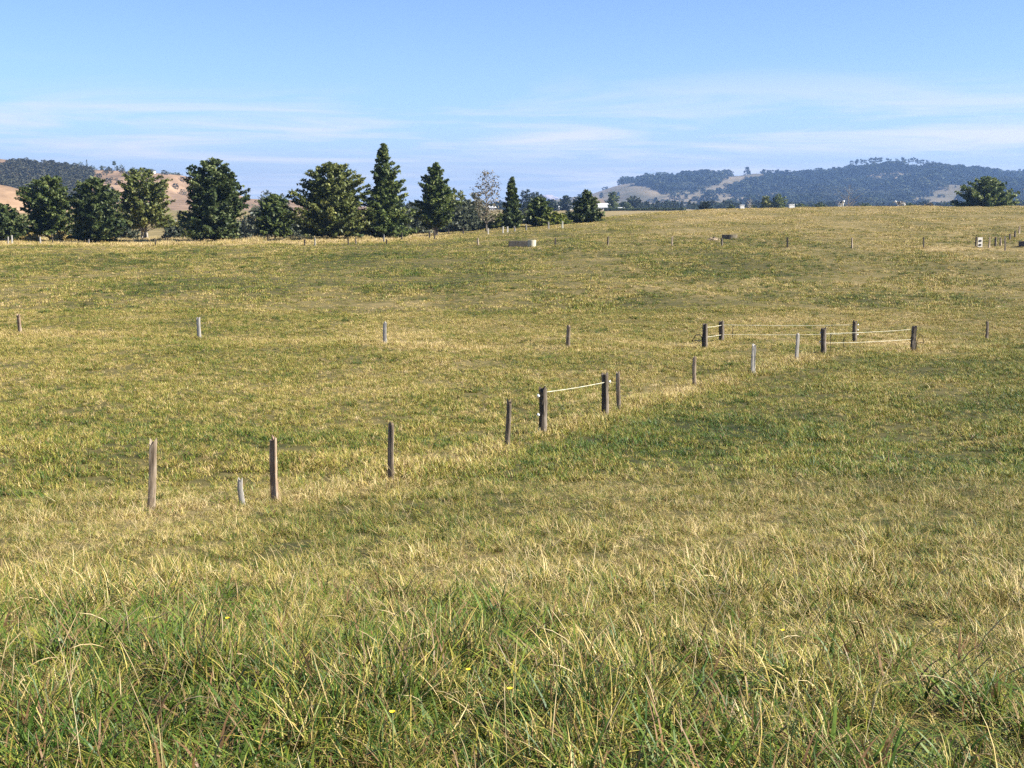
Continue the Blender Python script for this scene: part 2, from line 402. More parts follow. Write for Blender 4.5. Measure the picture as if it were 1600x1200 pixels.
# ------------------------------------------------------------------ hills
def hill(name, ridge, Yf, Yr, Yb, mat, noise=0.05, seed=5, nx=220, nt=46, shape=1.25, base_drop=6.0, label=None, ns=260.0):
    """ridge: [(px,py)] outline as seen; the ridge stands at depth Yr, the foot at Yf in front and Yb behind"""
    Yf, Yr, Yb = Yf * K, Yr * K, Yb * K
    px = np.linspace(ridge[0][0], ridge[-1][0], nx)
    py = np.interp(px, [p[0] for p in ridge], [p[1] for p in ridge])
    P = [at(a, b, Yr) for a, b in zip(px, py)]
    xs = np.array([p.x for p in P]); zr = np.array([p.z for p in P])
    sn = SineNoise(seed)
    zr = zr + 0.004 * (zr - zr.min() + 20) * sn(xs, xs * 0, 30.)
    T = np.linspace(0, 1.6, nt)
    X = np.zeros((nt, nx)); Y = X.copy(); Z = X.copy(); TT = X.copy()
    for i, t in enumerate(T):
        y = Yf + (Yr - Yf) * t if t <= 1 else Yr + (Yb - Yr) * (t - 1) / .6
        zb = H(xs, np.full(nx, min(y, 5900. * K))) - base_drop
        s = t ** shape if t <= 1 else max(0, 1 - ((t - 1) / .6) ** 1.1)
        s = s * s * (3 - 2 * s) * .55 + s * .45
        amp = noise * np.sin(math.pi * min(t, 1.0)) * np.maximum(zr - zb, 1)
        X[i] = xs; Y[i] = y + 0.04 * (Yr - Yf) * sn(xs, np.full(nx, y), ns * 1.3) * math.sin(math.pi * min(t, 1)); TT[i] = t
        Z[i] = zb + (zr - zb) * s + amp * sn(xs, np.full(nx, y), ns)
    idx = np.arange(nt * nx).reshape(nt, nx)
    F = np.stack([idx[:-1, :-1], idx[:-1, 1:], idx[1:, 1:], idx[1:, :-1]], -1).reshape(-1, 4)
    me = bpy.data.meshes.new(name)
    me.vertices.add(nt * nx); me.vertices.foreach_set("co", np.stack([X, Y, Z], -1).astype(np.float32).ravel())
    me.loops.add(F.size); me.loops.foreach_set("vertex_index", F.ravel().astype(np.int32))
    me.polygons.add(len(F)); me.polygons.foreach_set("loop_start", np.arange(0, F.size, 4, dtype=np.int32))
    me.polygons.foreach_set("use_smooth", np.ones(len(F), bool)); me.update(calc_edges=True)
    o = tag(obj(name, me, mat), label, kind="structure")
    def sample(cx, t):
        """point on the hill at photo column cx and slope position t"""
        fi = np.clip(np.interp(cx, px, np.arange(nx)), 0, nx - 1.001); ft = np.clip(np.interp(t, T, np.arange(nt)), 0, nt - 1.001)
        i0, j0 = np.floor(fi).astype(int), np.floor(ft).astype(int); a, b = fi - i0, ft - j0
        g = lambda A: (A[j0, i0] * (1 - a) * (1 - b) + A[j0, i0 + 1] * a * (1 - b) + A[j0 + 1, i0] * (1 - a) * b + A[j0 + 1, i0 + 1] * a * b)
        return np.stack([g(X), g(Y), g(Z)], -1)
    return o, sample
def project(P):
    P = np.asarray(P); x, y, z = P[..., 0], P[..., 1], P[..., 2] - CAMZ
    d = y * CP - z * SP; u = y * SP + z * CP
    return 800 + FPX * x / d, 600 - FPX * u / d
def hill_mat(name, stops, scale):
    m, nt, N, L, out = new_mat(name)
    g = N.new("ShaderNodeNewGeometry")
    mp = N.new("ShaderNodeMapping"); L.new(g.outputs["Position"], mp.inputs[0]); mp.inputs["Scale"].default_value = (1, .5, 2.2)
    n = N.new("ShaderNodeTexNoise"); n.inputs["Scale"].default_value = scale; n.inputs["Detail"].default_value = 9; n.inputs["Roughness"].default_value = .68
    L.new(mp.outputs[0], n.inputs["Vector"])
    r = ramp(N, stops); L.new(n.outputs[0], r.inputs[0])
    p = N.new("ShaderNodeBsdfPrincipled"); p.inputs["Roughness"].default_value = .95; p.inputs["Specular IOR Level"].default_value = .05
    L.new(r.outputs[0], p.inputs["Base Color"])
    b = N.new("ShaderNodeBump"); b.inputs["Strength"].default_value = .6; b.inputs["Distance"].default_value = 4.0
    L.new(n.outputs[0], b.inputs["Height"]); L.new(b.outputs[0], p.inputs["Normal"])
    L.new(p.outputs[0], out.inputs[0])
    return m
M_HILL_L = hill_mat("dry_hill_grass", [(.30, (.075, .055, .034)), (.5, (.19, .125, .076)), (.68, (.29, .195, .12))], .02)
M_HILL_R = hill_mat("far_hill_grass", [(.30, (.065, .066, .038)), (.5, (.135, .112, .070)), (.7, (.21, .165, .108))], .008)
M_HILL_F = hill_mat("pale_bare_hill", [(.30, (.26, .19, .165)), (.7, (.36, .27, .24))], .004)

hill_left, S_L = hill("dry_hill", [(-900, 232), (-400, 236), (-150, 241), (0, 248), (40, 252), (100, 258.5), (130, 263), (170, 266), (200, 268), (240, 270),
    (285, 273.5), (297, 283), (310, 298), (340, 307), (400, 311), (450, 312), (560, 322), (700, 331), (800, 335)],
    620, 1100, 1600, M_HILL_L, .055, 11, label="dry brown hill with dark bush behind the trees", ns=110.)
hill_spur, S_S = hill("hill_spur", [(-900, 250), (-300, 262), (-60, 280), (0, 288), (25, 298), (48, 311), (56, 320), (90, 334), (160, 342)],
    330, 520, 640, M_HILL_L, .02, 12, nx=120, label="bare orange hillside at the left edge", ns=90.)
hill_right, S_R = hill("forested_hill", [(820, 318), (880, 311), (925, 303), (960, 291), (990, 284), (1010, 281), (1060, 278), (1085, 276), (1120, 275), (1150, 275), (1180, 271),
    (1215, 276), (1250, 275), (1270, 272), (1300, 268), (1330, 264), (1370, 261), (1400, 260), (1425, 260), (1450, 263), (1480, 268), (1500, 272),
    (1530, 279), (1560, 279), (1600, 276), (1750, 268), (2000, 272), (2600, 285)],
    1550, 2900, 3900, M_HILL_R, .075, 14, nx=320, nt=60, label="blue hazy hill covered in forest with bare grassy spurs", ns=210.)
# small cloud low on the skyline, beyond the haze
def low_cloud(px0, px1, top, Y):
    Y = Y * K; rng = np.random.default_rng(9); a, b = at(px0, top, Y), at(px1, top, Y); W = (b.x - a.x) / 2; cx, cz = (a.x + b.x) / 2, a.z
    bm = bmesh.new()
    for k in range(34):
        q = rng.uniform(-1, 1); r = W * rng.uniform(.2, .42) * (1.05 - .6 * abs(q))
        top_k = 2.0 * W * .62 * (1 - abs(q) ** 1.6) * rng.uniform(.55, 1)
        bmesh.ops.create_icosphere(bm, subdivisions=3, radius=r, matrix=Matrix.Translation((q * W * .75, rng.uniform(-.4, .4) * W, -2 * W * .62 + max(0, rng.uniform(.2, 1) * top_k - r))) @ Matrix.Diagonal((1.3, 1, .45, 1)))
    for v in bm.verts:
        c = v.co; v.co = c * (1 + .035 * math.sin(c.x * .16) * math.sin(c.z * .21 + 1) + .03 * math.sin(c.y * .19 + c.z * .11))
    me = bm_mesh("cloud", bm); me.polygons.foreach_set("use_smooth", [True] * len(me.polygons))
    m, nt, N, L, out = new_mat("cloud_vapour")
    d = N.new("ShaderNodeBsdfDiffuse"); d.inputs[0].default_value = (.46, .40, .41, 1); t = N.new("ShaderNodeBsdfTranslucent"); t.inputs[0].default_value = (.42, .36, .37, 1)
    mx = N.new("ShaderNodeMixShader"); mx.inputs[0].default_value = .45; L.new(d.outputs[0], mx.inputs[1]); L.new(t.outputs[0], mx.inputs[2]); L.new(mx.outputs[0], out.inputs[0])
    tag(obj("cloud", me, m, None, (cx, Y, cz)), "small pale pink cloud low on the skyline above the village", "cloud")
low_cloud(833, 880, 294, 6600)

# ------------------------------------------------------------------ trees
def leaf_faces(rng, C, size, flat=0.35):
    """a folded four-cornered leaf spray at each centre"""
    n = len(C)
    nrm = rng.normal(size=(n, 3)); nrm[:, 2] = np.abs(nrm[:, 2]) + flat
    nrm /= np.linalg.norm(nrm, axis=1, keepdims=True)
    t = rng.normal(size=(n, 3)); t -= nrm * (t * nrm).sum(1, keepdims=True); t /= np.linalg.norm(t, axis=1, keepdims=True)
    b = np.cross(nrm, t)
    s = size * rng.uniform(.35, 1.6, (n, 1))
    V = np.stack([C - t * s, C + b * s * .55 + nrm * s * .12, C + t * s, C - b * s * .55 + nrm * s * .12], 1)
    return V.reshape(-1, 3)
PROFILE = {
 'conical': lambda t: (1 - t) ** .80 * (1 - .55 * np.exp(-(t / .07) ** 2)) + .03,
 'pointed': lambda t: np.where(t < .35, .72 + .8 * t, np.maximum(1 - t, 0) ** .7 * 1.353) * (1 - .35 * np.exp(-(t / .08) ** 2)) + .02,
 'oval':    lambda t: np.sqrt(np.clip(1 - ((t - .40) / .62) ** 2, 0.02, 1)),
 'round':   lambda t: np.sqrt(np.clip(1 - ((t - .36) / .66) ** 2, 0.02, 1)),
 'dome':    lambda t: np.sqrt(np.clip(1 - (t) ** 2.2, 0.02, 1)),
 'umbrella': lambda t: np.sqrt(np.clip(1 - ((t - .45) / .6) ** 2, 0.02, 1)),
}
def make_tree(name, loc, height, width, shape, leaf, seed, label=None, cat="tree", group=None, clear=0.08, n=5000, limbs=70,
              size=.26, bark=None, rise=None, trunk_r=None, trunks=1, skew=0.0, sparse=1.0, spread=.36, depth=1.0):
    rng = np.random.default_rng(seed); bark = bark or M_BARK
    if n > 2000: n = int(n * 1.7); limbs = int(limbs * 1.35); size *= 1.0
    root = empty(name, loc); root.rotation_euler = (0, 0, 0)
    tag(root, label, cat, group)
    prof = PROFILE[shape]; hb = clear * height; hc = height - hb; R = width / 2 * .92
    rt = trunk_r or max(.10, height * .019)
    tb = Tubes()
    for k in range(trunks):
        a = rng.uniform(0, 6.28); lean = (0.0 if trunks == 1 else .16)
        pts, rad = [], []
        for j in range(8):
            q = j / 7
            pts.append((math.cos(a) * lean * q * height * .5 + .04 * rng.normal() * rt * 8 * q + (k - (trunks - 1) / 2) * rt * 2.2, math.sin(a) * lean * q * height * .4 + .03 * rng.normal(), -0.3 + q * (height * .93 + .3)))
            rad.append(rt * (1.0 - .9 * q) + (.5 * rt if j == 0 else 0))
        tb.add(pts, rad, 7)
    obj("trunk", tb.mesh("trunk"), bark, root)
    lb = Tubes(); Cs, vs = [], []
    per = max(8, int(n / limbs))
    for i in range(limbs):
        t = (i + rng.uniform(.1, .9)) / limbs
        t = t ** (1.0 if shape in ('oval', 'round') else 1.25)
        az = i * 2.39996 + rng.uniform(-.35, .35)
        r = float(prof(np.array(t))) * R * rng.uniform(.52 if shape in ('conical', 'pointed') else .68, 1.24) * (1 + .17 * math.sin(az * 2 + seed) + .13 * math.sin(az + t * 9 + seed * 1.7))
        up = rise if rise is not None else {'conical': .12, 'pointed': .20, 'oval': .38, 'round': .40, 'dome': .55, 'umbrella': .3}[shape]
        tip = Vector((math.cos(az) * r + skew * r * .3, math.sin(az) * r * depth, hb + t * hc * .985 + .15 * rng.normal() * (1 - t)))
        z0 = max(hb * .5 + .1, tip.z - up * r - .05 * height * rng.uniform(.3, 1))
        st = Vector((0, 0, min(z0, height * .9)))
        mid = st.lerp(tip, .5) + Vector((0, 0, -.06 * r * (1 if shape in ('conical', 'pointed') else -1)))
        rr = rt * .42 * (1 - .7 * t) * max(.35, min(1, r / R)) + .012
        lb.add([st, mid, tip], [rr, rr * .6, rr * .18], 4, cap=False)
        k = max(6, int(per * (.35 + .9 * min(1.2, r / R))))
        q = rng.uniform(.30, 1.0, k) ** .75
        P = np.array(st)[None] * ((1 - q) ** 2)[:, None] + 2 * np.array(mid)[None] * (q * (1 - q))[:, None] + np.array(tip)[None] * (q ** 2)[:, None]
        sp = spread * (.35 + .65 * min(1, r / R + .25)) * (height / 12) ** .5
        P = P + rng.normal(size=(k, 3)) * np.array([sp, sp * depth, sp * .62]) * (1.05 - .55 * q)[:, None]
        keep = rng.uniform(size=k) < sparse
        Cs.append(P[keep]); vs.append(np.clip(rng.normal(.42 + .20 * rng.normal(), .2, keep.sum()), 0, 1))
    # inner foliage
    k = int(n * .5); t_ = rng.uniform(.03, .80, k) ** 1.1; rr_ = prof(t_) * R * .64 * np.sqrt(rng.uniform(.05, 1, k)); a_ = rng.uniform(0, 6.283, k)
    lob = 1 + .16 * np.sin(a_ * 3 + seed) * np.sin(t_ * 11 + seed)
    if sparse >= .8 and n > 1000:
        Cs.append(np.stack([np.cos(a_) * rr_ * lob, np.sin(a_) * rr_ * lob * depth, hb + t_ * hc * .95], -1)); vs.append(np.clip(rng.normal(.40, .2, k), 0, 1))
    # leader
    k = max(10, int(n * .012)); q = rng.uniform(.84, 1.0, k)
    L_ = np.stack([rng.normal(0, .10 * R * 1, k) * (1.12 - q) * 4, rng.normal(0, .10 * R, k) * (1.12 - q) * 4, q * height], -1)
    Cs.append(L_); vs.append(rng.uniform(.2, .8, k))
    C = np.concatenate(Cs); v = np.concatenate(vs)
    low = C[:, 2] < .12; C[low, 2] = rng.uniform(.12, .6, low.sum())
    obj("branches", lb.mesh("branches"), bark, root)
    obj("crown", quads_mesh("crown", leaf_faces(rng, C, size), v), LEAF[leaf], root)
    return root
def tree_px(name, cx, top, base, wpx, *a, Y=None, **kw):
    """tree whose foot stands on the ground at photo column cx; height from the rows it spans"""
    if Y is None: p = ground_hit(cx, base)
    else:
        Y = Y * K; q = at(cx, base, Y); p = Vector((q.x, Y, Hs(q.x, Y)))
    tp = at(cx, top, p.y); h = tp.z - p.z
    w = wpx / FPX * p.y
    return make_tree(name, p, h, w, *a, **kw)

G_ROW = "row of trees along the paddock edge"
tree_px("broadleaf_tree", 2, 318, 382, 78, 'round', 'dark', 101, label="dark rounded tree cut off by the left edge of the photo", group=G_ROW, Y=139, n=5200, limbs=80)
tree_px("broadleaf_tree", 79, 274, 380, 84, 'oval', 'mid', 102, label="green upright tree second from the left edge, above golden shrubs", group=G_ROW, Y=143, n=6500, limbs=85, clear=.10)
tree_px("broadleaf_tree", 150, 277, 383, 88, 'oval', 'dark', 103, label="dark bushy tree standing just left of the pale trunked gum", group=G_ROW, Y=135, n=6500, limbs=85, clear=.05)
tree_px("gum_tree", 226, 263, 376, 108, 'round', 'olive', 104, label="grey olive gum with slim pale trunks showing through its crown", group=G_ROW, Y=150, n=5200, limbs=70, clear=.24, trunks=3, bark=M_PALEBARK, trunk_r=.22, sparse=.82)
tree_px("broadleaf_tree", 335, 247, 381, 116, 'oval', 'dark', 105, label="large dark tree with dense crown reaching the ground, right of the gum", group=G_ROW, Y=136, n=9500, limbs=110, clear=.05)
tree_px("broadleaf_tree", 430, 303, 377, 66, 'round', 'mid', 106, label="small round tree in the gap between two large trees", group=G_ROW, Y=146, n=3800, limbs=60, clear=.12)
tree_px("broadleaf_tree", 518, 253, 381, 122, 'round', 'olive', 107, label="broad round tree with sunlit yellow-green right side", group=G_ROW, Y=136, n=9500, limbs=110, clear=.05, skew=.12)
tree_px("conifer_tree", 602, 224, 380, 94, 'conical', 'mid', 108, label="tallest tree of the row, conical with a narrow pointed top", group=G_ROW, Y=140, n=9000, limbs=120, clear=.04)
tree_px("conifer_tree", 681, 254, 371, 72, 'pointed', 'mid', 109, label="pointed tree on a short bare dark trunk beside low posts", group=G_ROW, Y=148, n=6500, limbs=90, clear=.16, trunk_r=.36)
tree_px("bare_tree", 760, 264, 363, 54, 'oval', 'dry', 111, label="thin half-bare brown tree with a pale trunk", group=G_ROW, Y=150, n=900, limbs=70, clear=.22, bark=M_GREYBARK, trunk_r=.16, size=.2, spread=.5)
tree_px("conifer_tree", 800, 277, 360, 46, 'conical', 'dark', 112, label="narrow dark conifer right of the half-bare brown tree", group=G_ROW, Y=156, n=5200, limbs=80, clear=.05)
tree_px("broadleaf_tree", 843, 308, 357, 46, 'oval', 'mid', 113, label="small loose green tree left of the yellow-green bush", group=G_ROW, Y=160, n=3000, limbs=55, clear=.06)
tree_px("conifer_tree", 916, 297, 354, 68, 'conical', 'dark', 115, label="dark wide-based conifer at the right end of the row", group=G_ROW, Y=165, n=6500, limbs=90, clear=.02, rise=.02)
tree_px("yellow_green_bush", 868, 331, 357, 52, 'dome', 'lime', 114, label="bright yellow-green bush left of the last dark conifer", cat="bush", Y=158, n=2600, limbs=45, clear=.03, size=.22)
tree_px("round_bush", 962, 341, 351, 13, 'dome', 'dark', 116, label="tiny dark round bush on the slope right of the last conifer", cat="bush", Y=215, n=500, limbs=20, clear=.03)
tree_px("dome_tree", 1541, 276, 326, 104, 'dome', 'mid', 117, label="broad dome-shaped green tree on the crest at the right", cat="tree", Y=232, n=9000, limbs=110, clear=.02, size=.34, spread=.6)

# shrubs that fill the line behind the row
rg = np.random.default_rng(31)
G_TH = "shrubs behind the row of trees"
th_labels = ["low dark shrub right of the tree cut by the left edge", "low shrub between the second and third trees from the left", "shrub behind the gum's left side", "shrub behind the gum's right side", "dark shrub left of the large dark tree",
  "shrub just right of the large dark tree, low one", "taller shrub left of the small round tree", "dark shrub right of the small round tree", "low shrub left behind the broad round tree", "low shrub between the broad tree and the tallest tree",
  "shrub just right of the tallest tree, taller one", "dark low shrub left of the tree on a bare trunk", "tall grey shrub right of the tree on a bare trunk", "grey shrub left of the half-bare brown tree", "dark shrub behind the tree on a bare trunk",
  "low grey shrub left at the half-bare tree's trunk", "grey shrub right at the half-bare tree's trunk", "low shrub at the narrow conifer's left foot", "dark shrub right of the narrow conifer", "grey shrub behind the small loose green tree",
  "low grey shrub behind the yellow-green bush", "dark shrub left behind the last conifer", "low grey shrub below the tall grey one by the bare trunk", "tall grey shrub just left of the half-bare tree's crown"]
spots = [(28, 352), (118, 352), (196, 345), (268, 340), (292, 330), (385, 338), (402, 322), (455, 330), (470, 345), (566, 340), (640, 322), (655, 338), (716, 296), (734, 312), (700, 335),
         (752, 328), (775, 334), (790, 338), (824, 326), (836, 334), (852, 340), (890, 330), (722, 322), (745, 300)]
for i, (cx, top) in enumerate(spots):
    w = rg.uniform(38, 60) if top < 330 else rg.uniform(34, 56)
    tree_px("thicket_shrub", cx, top, 362, w, 'dome' if i % 2 else 'round', 'grey' if i % 4 else 'olive', 200 + i,
            label=th_labels[i], cat="shrub", group=G_TH, Y=rg.uniform(168, 196), n=1500, limbs=36, clear=.03, size=.30, spread=.5)
for i, (cx, top, w, lab) in enumerate([(50, 364, 30, "golden dry shrub under the tree second from the left"), (96, 361, 34, "tall golden shrub between the second and third trees from the left"),
                                    (168, 367, 26, "golden dry shrub right of the dark bushy tree"), (108, 368, 26, "low golden shrub touching the dark bushy tree")]):
    tree_px("golden_shrub", cx, top, 383, w, 'dome', 'gold', 240 + i, label=lab, cat="shrub", group="golden shrubs under the trees", Y=138 + i, n=1100, limbs=30, clear=.02, size=.2, spread=.3)

# ------------------------------------------------------------------ middle distance: trees, hedge, village
G_MID = "trees in the middle distance"
mids = [(418, 297, 50, 'dome', 'grey', 420, "rounded grey-green treetop above the small round tree"),
        (440, 302, 40, 'dome', 'grey', 425, "low grey treetop left of the broad round tree"),
        (646, 316, 40, 'round', 'grey', 300, "grey treetop between the tallest tree and its right neighbour"),
        (822, 296, 28, 'oval', 'pine', 520, "dark treetop right behind the narrow dark conifer"),
        (838, 300, 26, 'oval', 'pine', 540, "dark treetop left of the pale far hill"),
        (862, 311, 30, 'round', 'pine', 640, "low dark tree below the pale far hill"),
        (884, 305, 24, 'round', 'pine', 660, "dark tree above the white village roofs"),
        (903, 307, 28, 'oval', 'pine', 680, "dark tree left of the last conifer's top"),
        (957, 299, 22, 'oval', 'mid', 640, "tall dark tree beside the pole and white houses"),
        (990, 306, 30, 'round', 'pine', 760, "round dark tree right of the pole on the bare slope"),
        (975, 315, 22, 'round', 'dark', 700, "low dark tree at the foot of the bare slope"),
        (1101, 315, 24, 'round', 'pine', 330, "dark rounded bush standing on the skyline of the rise"),
        (1143, 320, 22, 'dome', 'dark', 420, "low dark bush left of the small white box"),
        (1196, 306, 22, 'round', 'olive', 430, "left of two round trees above the rise"),
        (1216, 303, 30, 'round', 'mid', 430, "right of two round trees above the rise"),
        (1175, 320, 26, 'dome', 'dark', 430, "low dark scrub left of the two round trees"),
        (1250, 318, 34, 'dome', 'dark', 420, "low dark scrub behind the larger white box"),
        (1280, 316, 34, 'dome', 'dark', 420, "low dark scrub left of the black and white cow"),
        (1352, 317, 40, 'dome', 'dark', 420, "low dark scrub right of the pale bare tree"),
        (1420, 317, 40, 'dome', 'dark', 420, "low dark scrub right of the white-headed cow"),
        (1452, 317, 34, 'dome', 'dry', 420, "low brownish scrub left of the dome tree")]
for i, (cx, top, w, sh, lf, Y, lab) in enumerate(mids):
    tree_px("distant_tree", cx, top, 340, w, sh, lf, 300 + i, label=lab, group=G_MID, Y=Y, n=1500, limbs=40, clear=.04, size=.42 * (Y / 420) ** .8, spread=.7)
tree_px("bare_tree", 1325, 288, 340, 40, 'umbrella', 'dry', 341, label="pale leafless tree on the rise left of the hill's foot", cat="tree", Y=410, n=160, limbs=46, clear=.22, bark=M_GREYBARK, trunk_r=.36, size=.2, rise=.7)
tree_px("bare_tree", 1171, 309, 340, 14, 'umbrella', 'dry', 342, label="short dead white tree left of the two round trees", cat="tree", Y=420, n=20, limbs=16, clear=.5, bark=M_PALEBARK, trunk_r=.42, size=.2, rise=.8)

def hedge(px0, px1, top, Y, label, seed):
    rng = np.random.default_rng(seed); Y = Y * K
    a, b = at(px0, top, Y), at(px1, top, Y)
    n = 5200; t = rng.uniform(size=n); x = a.x + (b.x - a.x) * t
    hz = a.z - H(x, np.full(n, Y)); hz = np.maximum(hz, 1.2) * (1 + .12 * N3(x, x * 0, 3.0))
    C = np.stack([x - (a.x + b.x) / 2, rng.normal(0, .5, n), hz * rng.uniform(0.02, 1, n) ** .8 + H(x, np.full(n, Y)) - Hs((a.x + b.x) / 2, Y)], -1)
    root = empty("hedge", ((a.x + b.x) / 2, Y, Hs((a.x + b.x) / 2, Y))); tag(root, label, "hedge")
    obj("foliage", quads_mesh("foliage", leaf_faces(rng, C, .42), rng.uniform(0, .7, n)), LEAF['dark'], root)
    tb = Tubes(); tb.add([(0, 0, -.2), (0, .05, 1.4)], [.08, .04], 4); sm = tb.mesh("stem"); sm.materials.append(M_BARK)
    for q in np.linspace(.02, .98, 26):
        xx = a.x + (b.x - a.x) * q; obj("stem", sm, None, root, (xx - root.location.x, 0, Hs(xx, Y) - root.location.z))
hedge(944, 1072, 325.5, 600, "long low dark hedge below the village houses", 51)

def house(px, top, w_px, wall_px, Y, roofmat, label, wallmat=None, seed=1, rz=0.0, depth=8.0, sink=0.0):
    Y = Y * K; q = at(px, top, Y); g = Hs(q.x, Y); W = w_px / FPX * Y
    Ht = max(q.z - g, 3.2); hw = max(2.3, Ht - max(1.2, wall_px / FPX * Y))
    root = empty("house", (q.x, Y, g), rz); tag(root, label, "house")
    D = depth
    bm = bmesh.new(); box_bm(bm, (-W / 2, -D / 2, -.5), (W / 2, D / 2, hw)); obj("wall", bm_mesh("wall", bm), wallmat or M_WALL, root)
    e = .45
    V = [(-W / 2 - e, -D / 2 - e, hw - .1), (W / 2 + e, -D / 2 - e, hw - .1), (W / 2 + e, D / 2 + e, hw - .1), (-W / 2 - e, D / 2 + e, hw - .1), (-W / 2 + W * .12, 0, Ht), (W / 2 - W * .12, 0, Ht),
         (-W / 2 - e, -D / 2 - e, hw - .28), (W / 2 + e, -D / 2 - e, hw - .28), (W / 2 + e, D / 2 + e, hw - .28), (-W / 2 - e, D / 2 + e, hw - .28)]
    F = [(0, 1, 5, 4), (1, 2, 5), (2, 3, 4, 5), (3, 0, 4), (0, 6, 7, 1), (1, 7, 8, 2), (2, 8, 9, 3), (3, 9, 6, 0), (6, 9, 8, 7)]
    rf = obj("roof", pydata("roof", V, F), roofmat, root)
    obj("chimney", box_mesh("chimney", (W * .18, -.35, Ht - .9), (W * .18 + .7, .35, Ht + .5)), M_WALL, rf)
    k = max(2, int(W / 3.5))
    for i in range(k):
        x = -W / 2 + W * (i + .5) / k
        if i == k // 2:
            obj("door", box_mesh("door", (x - .45, -D / 2 - .05, 0), (x + .45, -D / 2 - .003, 2.05)), M_ROOFB, root)
        else:
            fr = obj("window", box_mesh("window", (x - .75, -D / 2 - .06, .9), (x + .75, -D / 2 - .003, 2.1)), M_WHITE, root)
            obj("pane", box_mesh("pane", (x - .66, -D / 2 - .07, .98), (x + .66, -D / 2 - .062, 2.02)), M_GLASS, fr)
    return root
house(768, 321.5, 14, 6, 820, M_ROOFW, "white-roofed house half hidden left of the small loose tree", wallmat=M_WHITE)
house(869, 318.5, 11, 5, 860, M_ROOFW, "small white house left of the pair above the yellow-green bush", wallmat=M_WHITE)
house(889, 318.0, 18, 7, 800, M_ROOFW, "long white house above the yellow-green bush", wallmat=M_WHITE)
house(926, 311.0, 40, 7, 780, M_ROOFB, "brown-roofed house largest of the village, behind the last conifer")
house(944, 317.5, 24, 6, 760, M_ROOFW, "white house just right of the last conifer")
house(968, 322.5, 14, 6, 700, M_ROOFW, "low white shed at the foot of the pole", wallmat=M_WHITE)
def pole(px, top, Y, label):
    Y = Y * K; q = at(px, top, Y); g = Hs(q.x, Y); h = q.z - g
    root = empty("power_pole", (q.x, Y, g)); tag(root, label, "pole")
    tb = Tubes(); tb.add([(0, 0, -.5), (0, 0, h * .5), (0, 0, h)], [.30, .26, .20], 8); obj("shaft", tb.mesh("shaft"), M_PALEPOST, root)
    obj("crossarm", box_mesh("crossarm", (-1.1, -.42, h - .7), (1.1, -.25, h - .5)), M_PALEPOST, root)
    for x in (-1, -.4, .4, 1): obj("insulator", box_mesh("insulator", (x - .06, -.4, h - .5), (x + .06, -.28, h - .3), .02), M_WHITEPLASTIC, root)
pole(959.5, 308, 690, "slim pale pole beside the white village houses")

# ------------------------------------------------------------------ scattered masses by geometry nodes
def scatter(name, P, rot, scl, pick, attrs, protos, label, cat=None):
    """one object: instances of a few prototype meshes on points"""
    pc = bpy.data.collections.new(name + "_kinds")
    for i, (me, mt) in enumerate(protos):
        if mt is not None and not me.materials: me.materials.append(mt)
        o = bpy.data.objects.new("%s_kind_%02d" % (name, i), me); pc.objects.link(o)
    n = len(P)
    me = bpy.data.meshes.new(name); me.vertices.add(n); me.vertices.foreach_set("co", np.asarray(P, np.float32).ravel())
    a = me.attributes.new("rot", 'FLOAT_VECTOR', 'POINT'); a.data.foreach_set("vector", np.asarray(rot, np.float32).ravel())
    a = me.attributes.new("scl", 'FLOAT_VECTOR', 'POINT'); a.data.foreach_set("vector", np.asarray(scl, np.float32).ravel())
    a = me.attributes.new("pick", 'INT', 'POINT'); a.data.foreach_set("value", np.asarray(pick, np.int32))
    for k, v in attrs.items():
        a = me.attributes.new(k, 'FLOAT', 'POINT'); a.data.foreach_set("value", np.asarray(v, np.float32))
    me.update()
    o = obj(name, me)
    ng = bpy.data.node_groups.new(name + "_scatter", "GeometryNodeTree")
    ng.interface.new_socket("Geometry", in_out='INPUT', socket_type='NodeSocketGeometry')
    ng.interface.new_socket("Geometry", in_out='OUTPUT', socket_type='NodeSocketGeometry')
    N, L = ng.nodes, ng.links
    gi, go = N.new("NodeGroupInput"), N.new("NodeGroupOutput")
    ci = N.new("GeometryNodeCollectionInfo"); ci.inputs["Collection"].default_value = pc
    ci.inputs["Separate Children"].default_value = True; ci.inputs["Reset Children"].default_value = True
    ip = N.new("GeometryNodeInstanceOnPoints"); ip.inputs["Pick Instance"].default_value = True
    def attr(nm, typ):
        nn = N.new("GeometryNodeInputNamedAttribute"); nn.data_type = typ; nn.inputs["Name"].default_value = nm
        return nn.outputs[0]
    e2r = N.new("FunctionNodeEulerToRotation"); L.new(attr("rot", 'FLOAT_VECTOR'), e2r.inputs[0])
    L.new(gi.outputs[0], ip.inputs["Points"]); L.new(ci.outputs[0], ip.inputs["Instance"])
    L.new(attr("pick", 'INT'), ip.inputs["Instance Index"]); L.new(e2r.outputs[0], ip.inputs["Rotation"])
    L.new(attr("scl", 'FLOAT_VECTOR'), ip.inputs["Scale"]); L.new(ip.outputs[0], go.inputs[0])
    md = o.modifiers.new("scatter", 'NODES'); md.node_group = ng
    return tag(o, label, cat, kind="stuff")

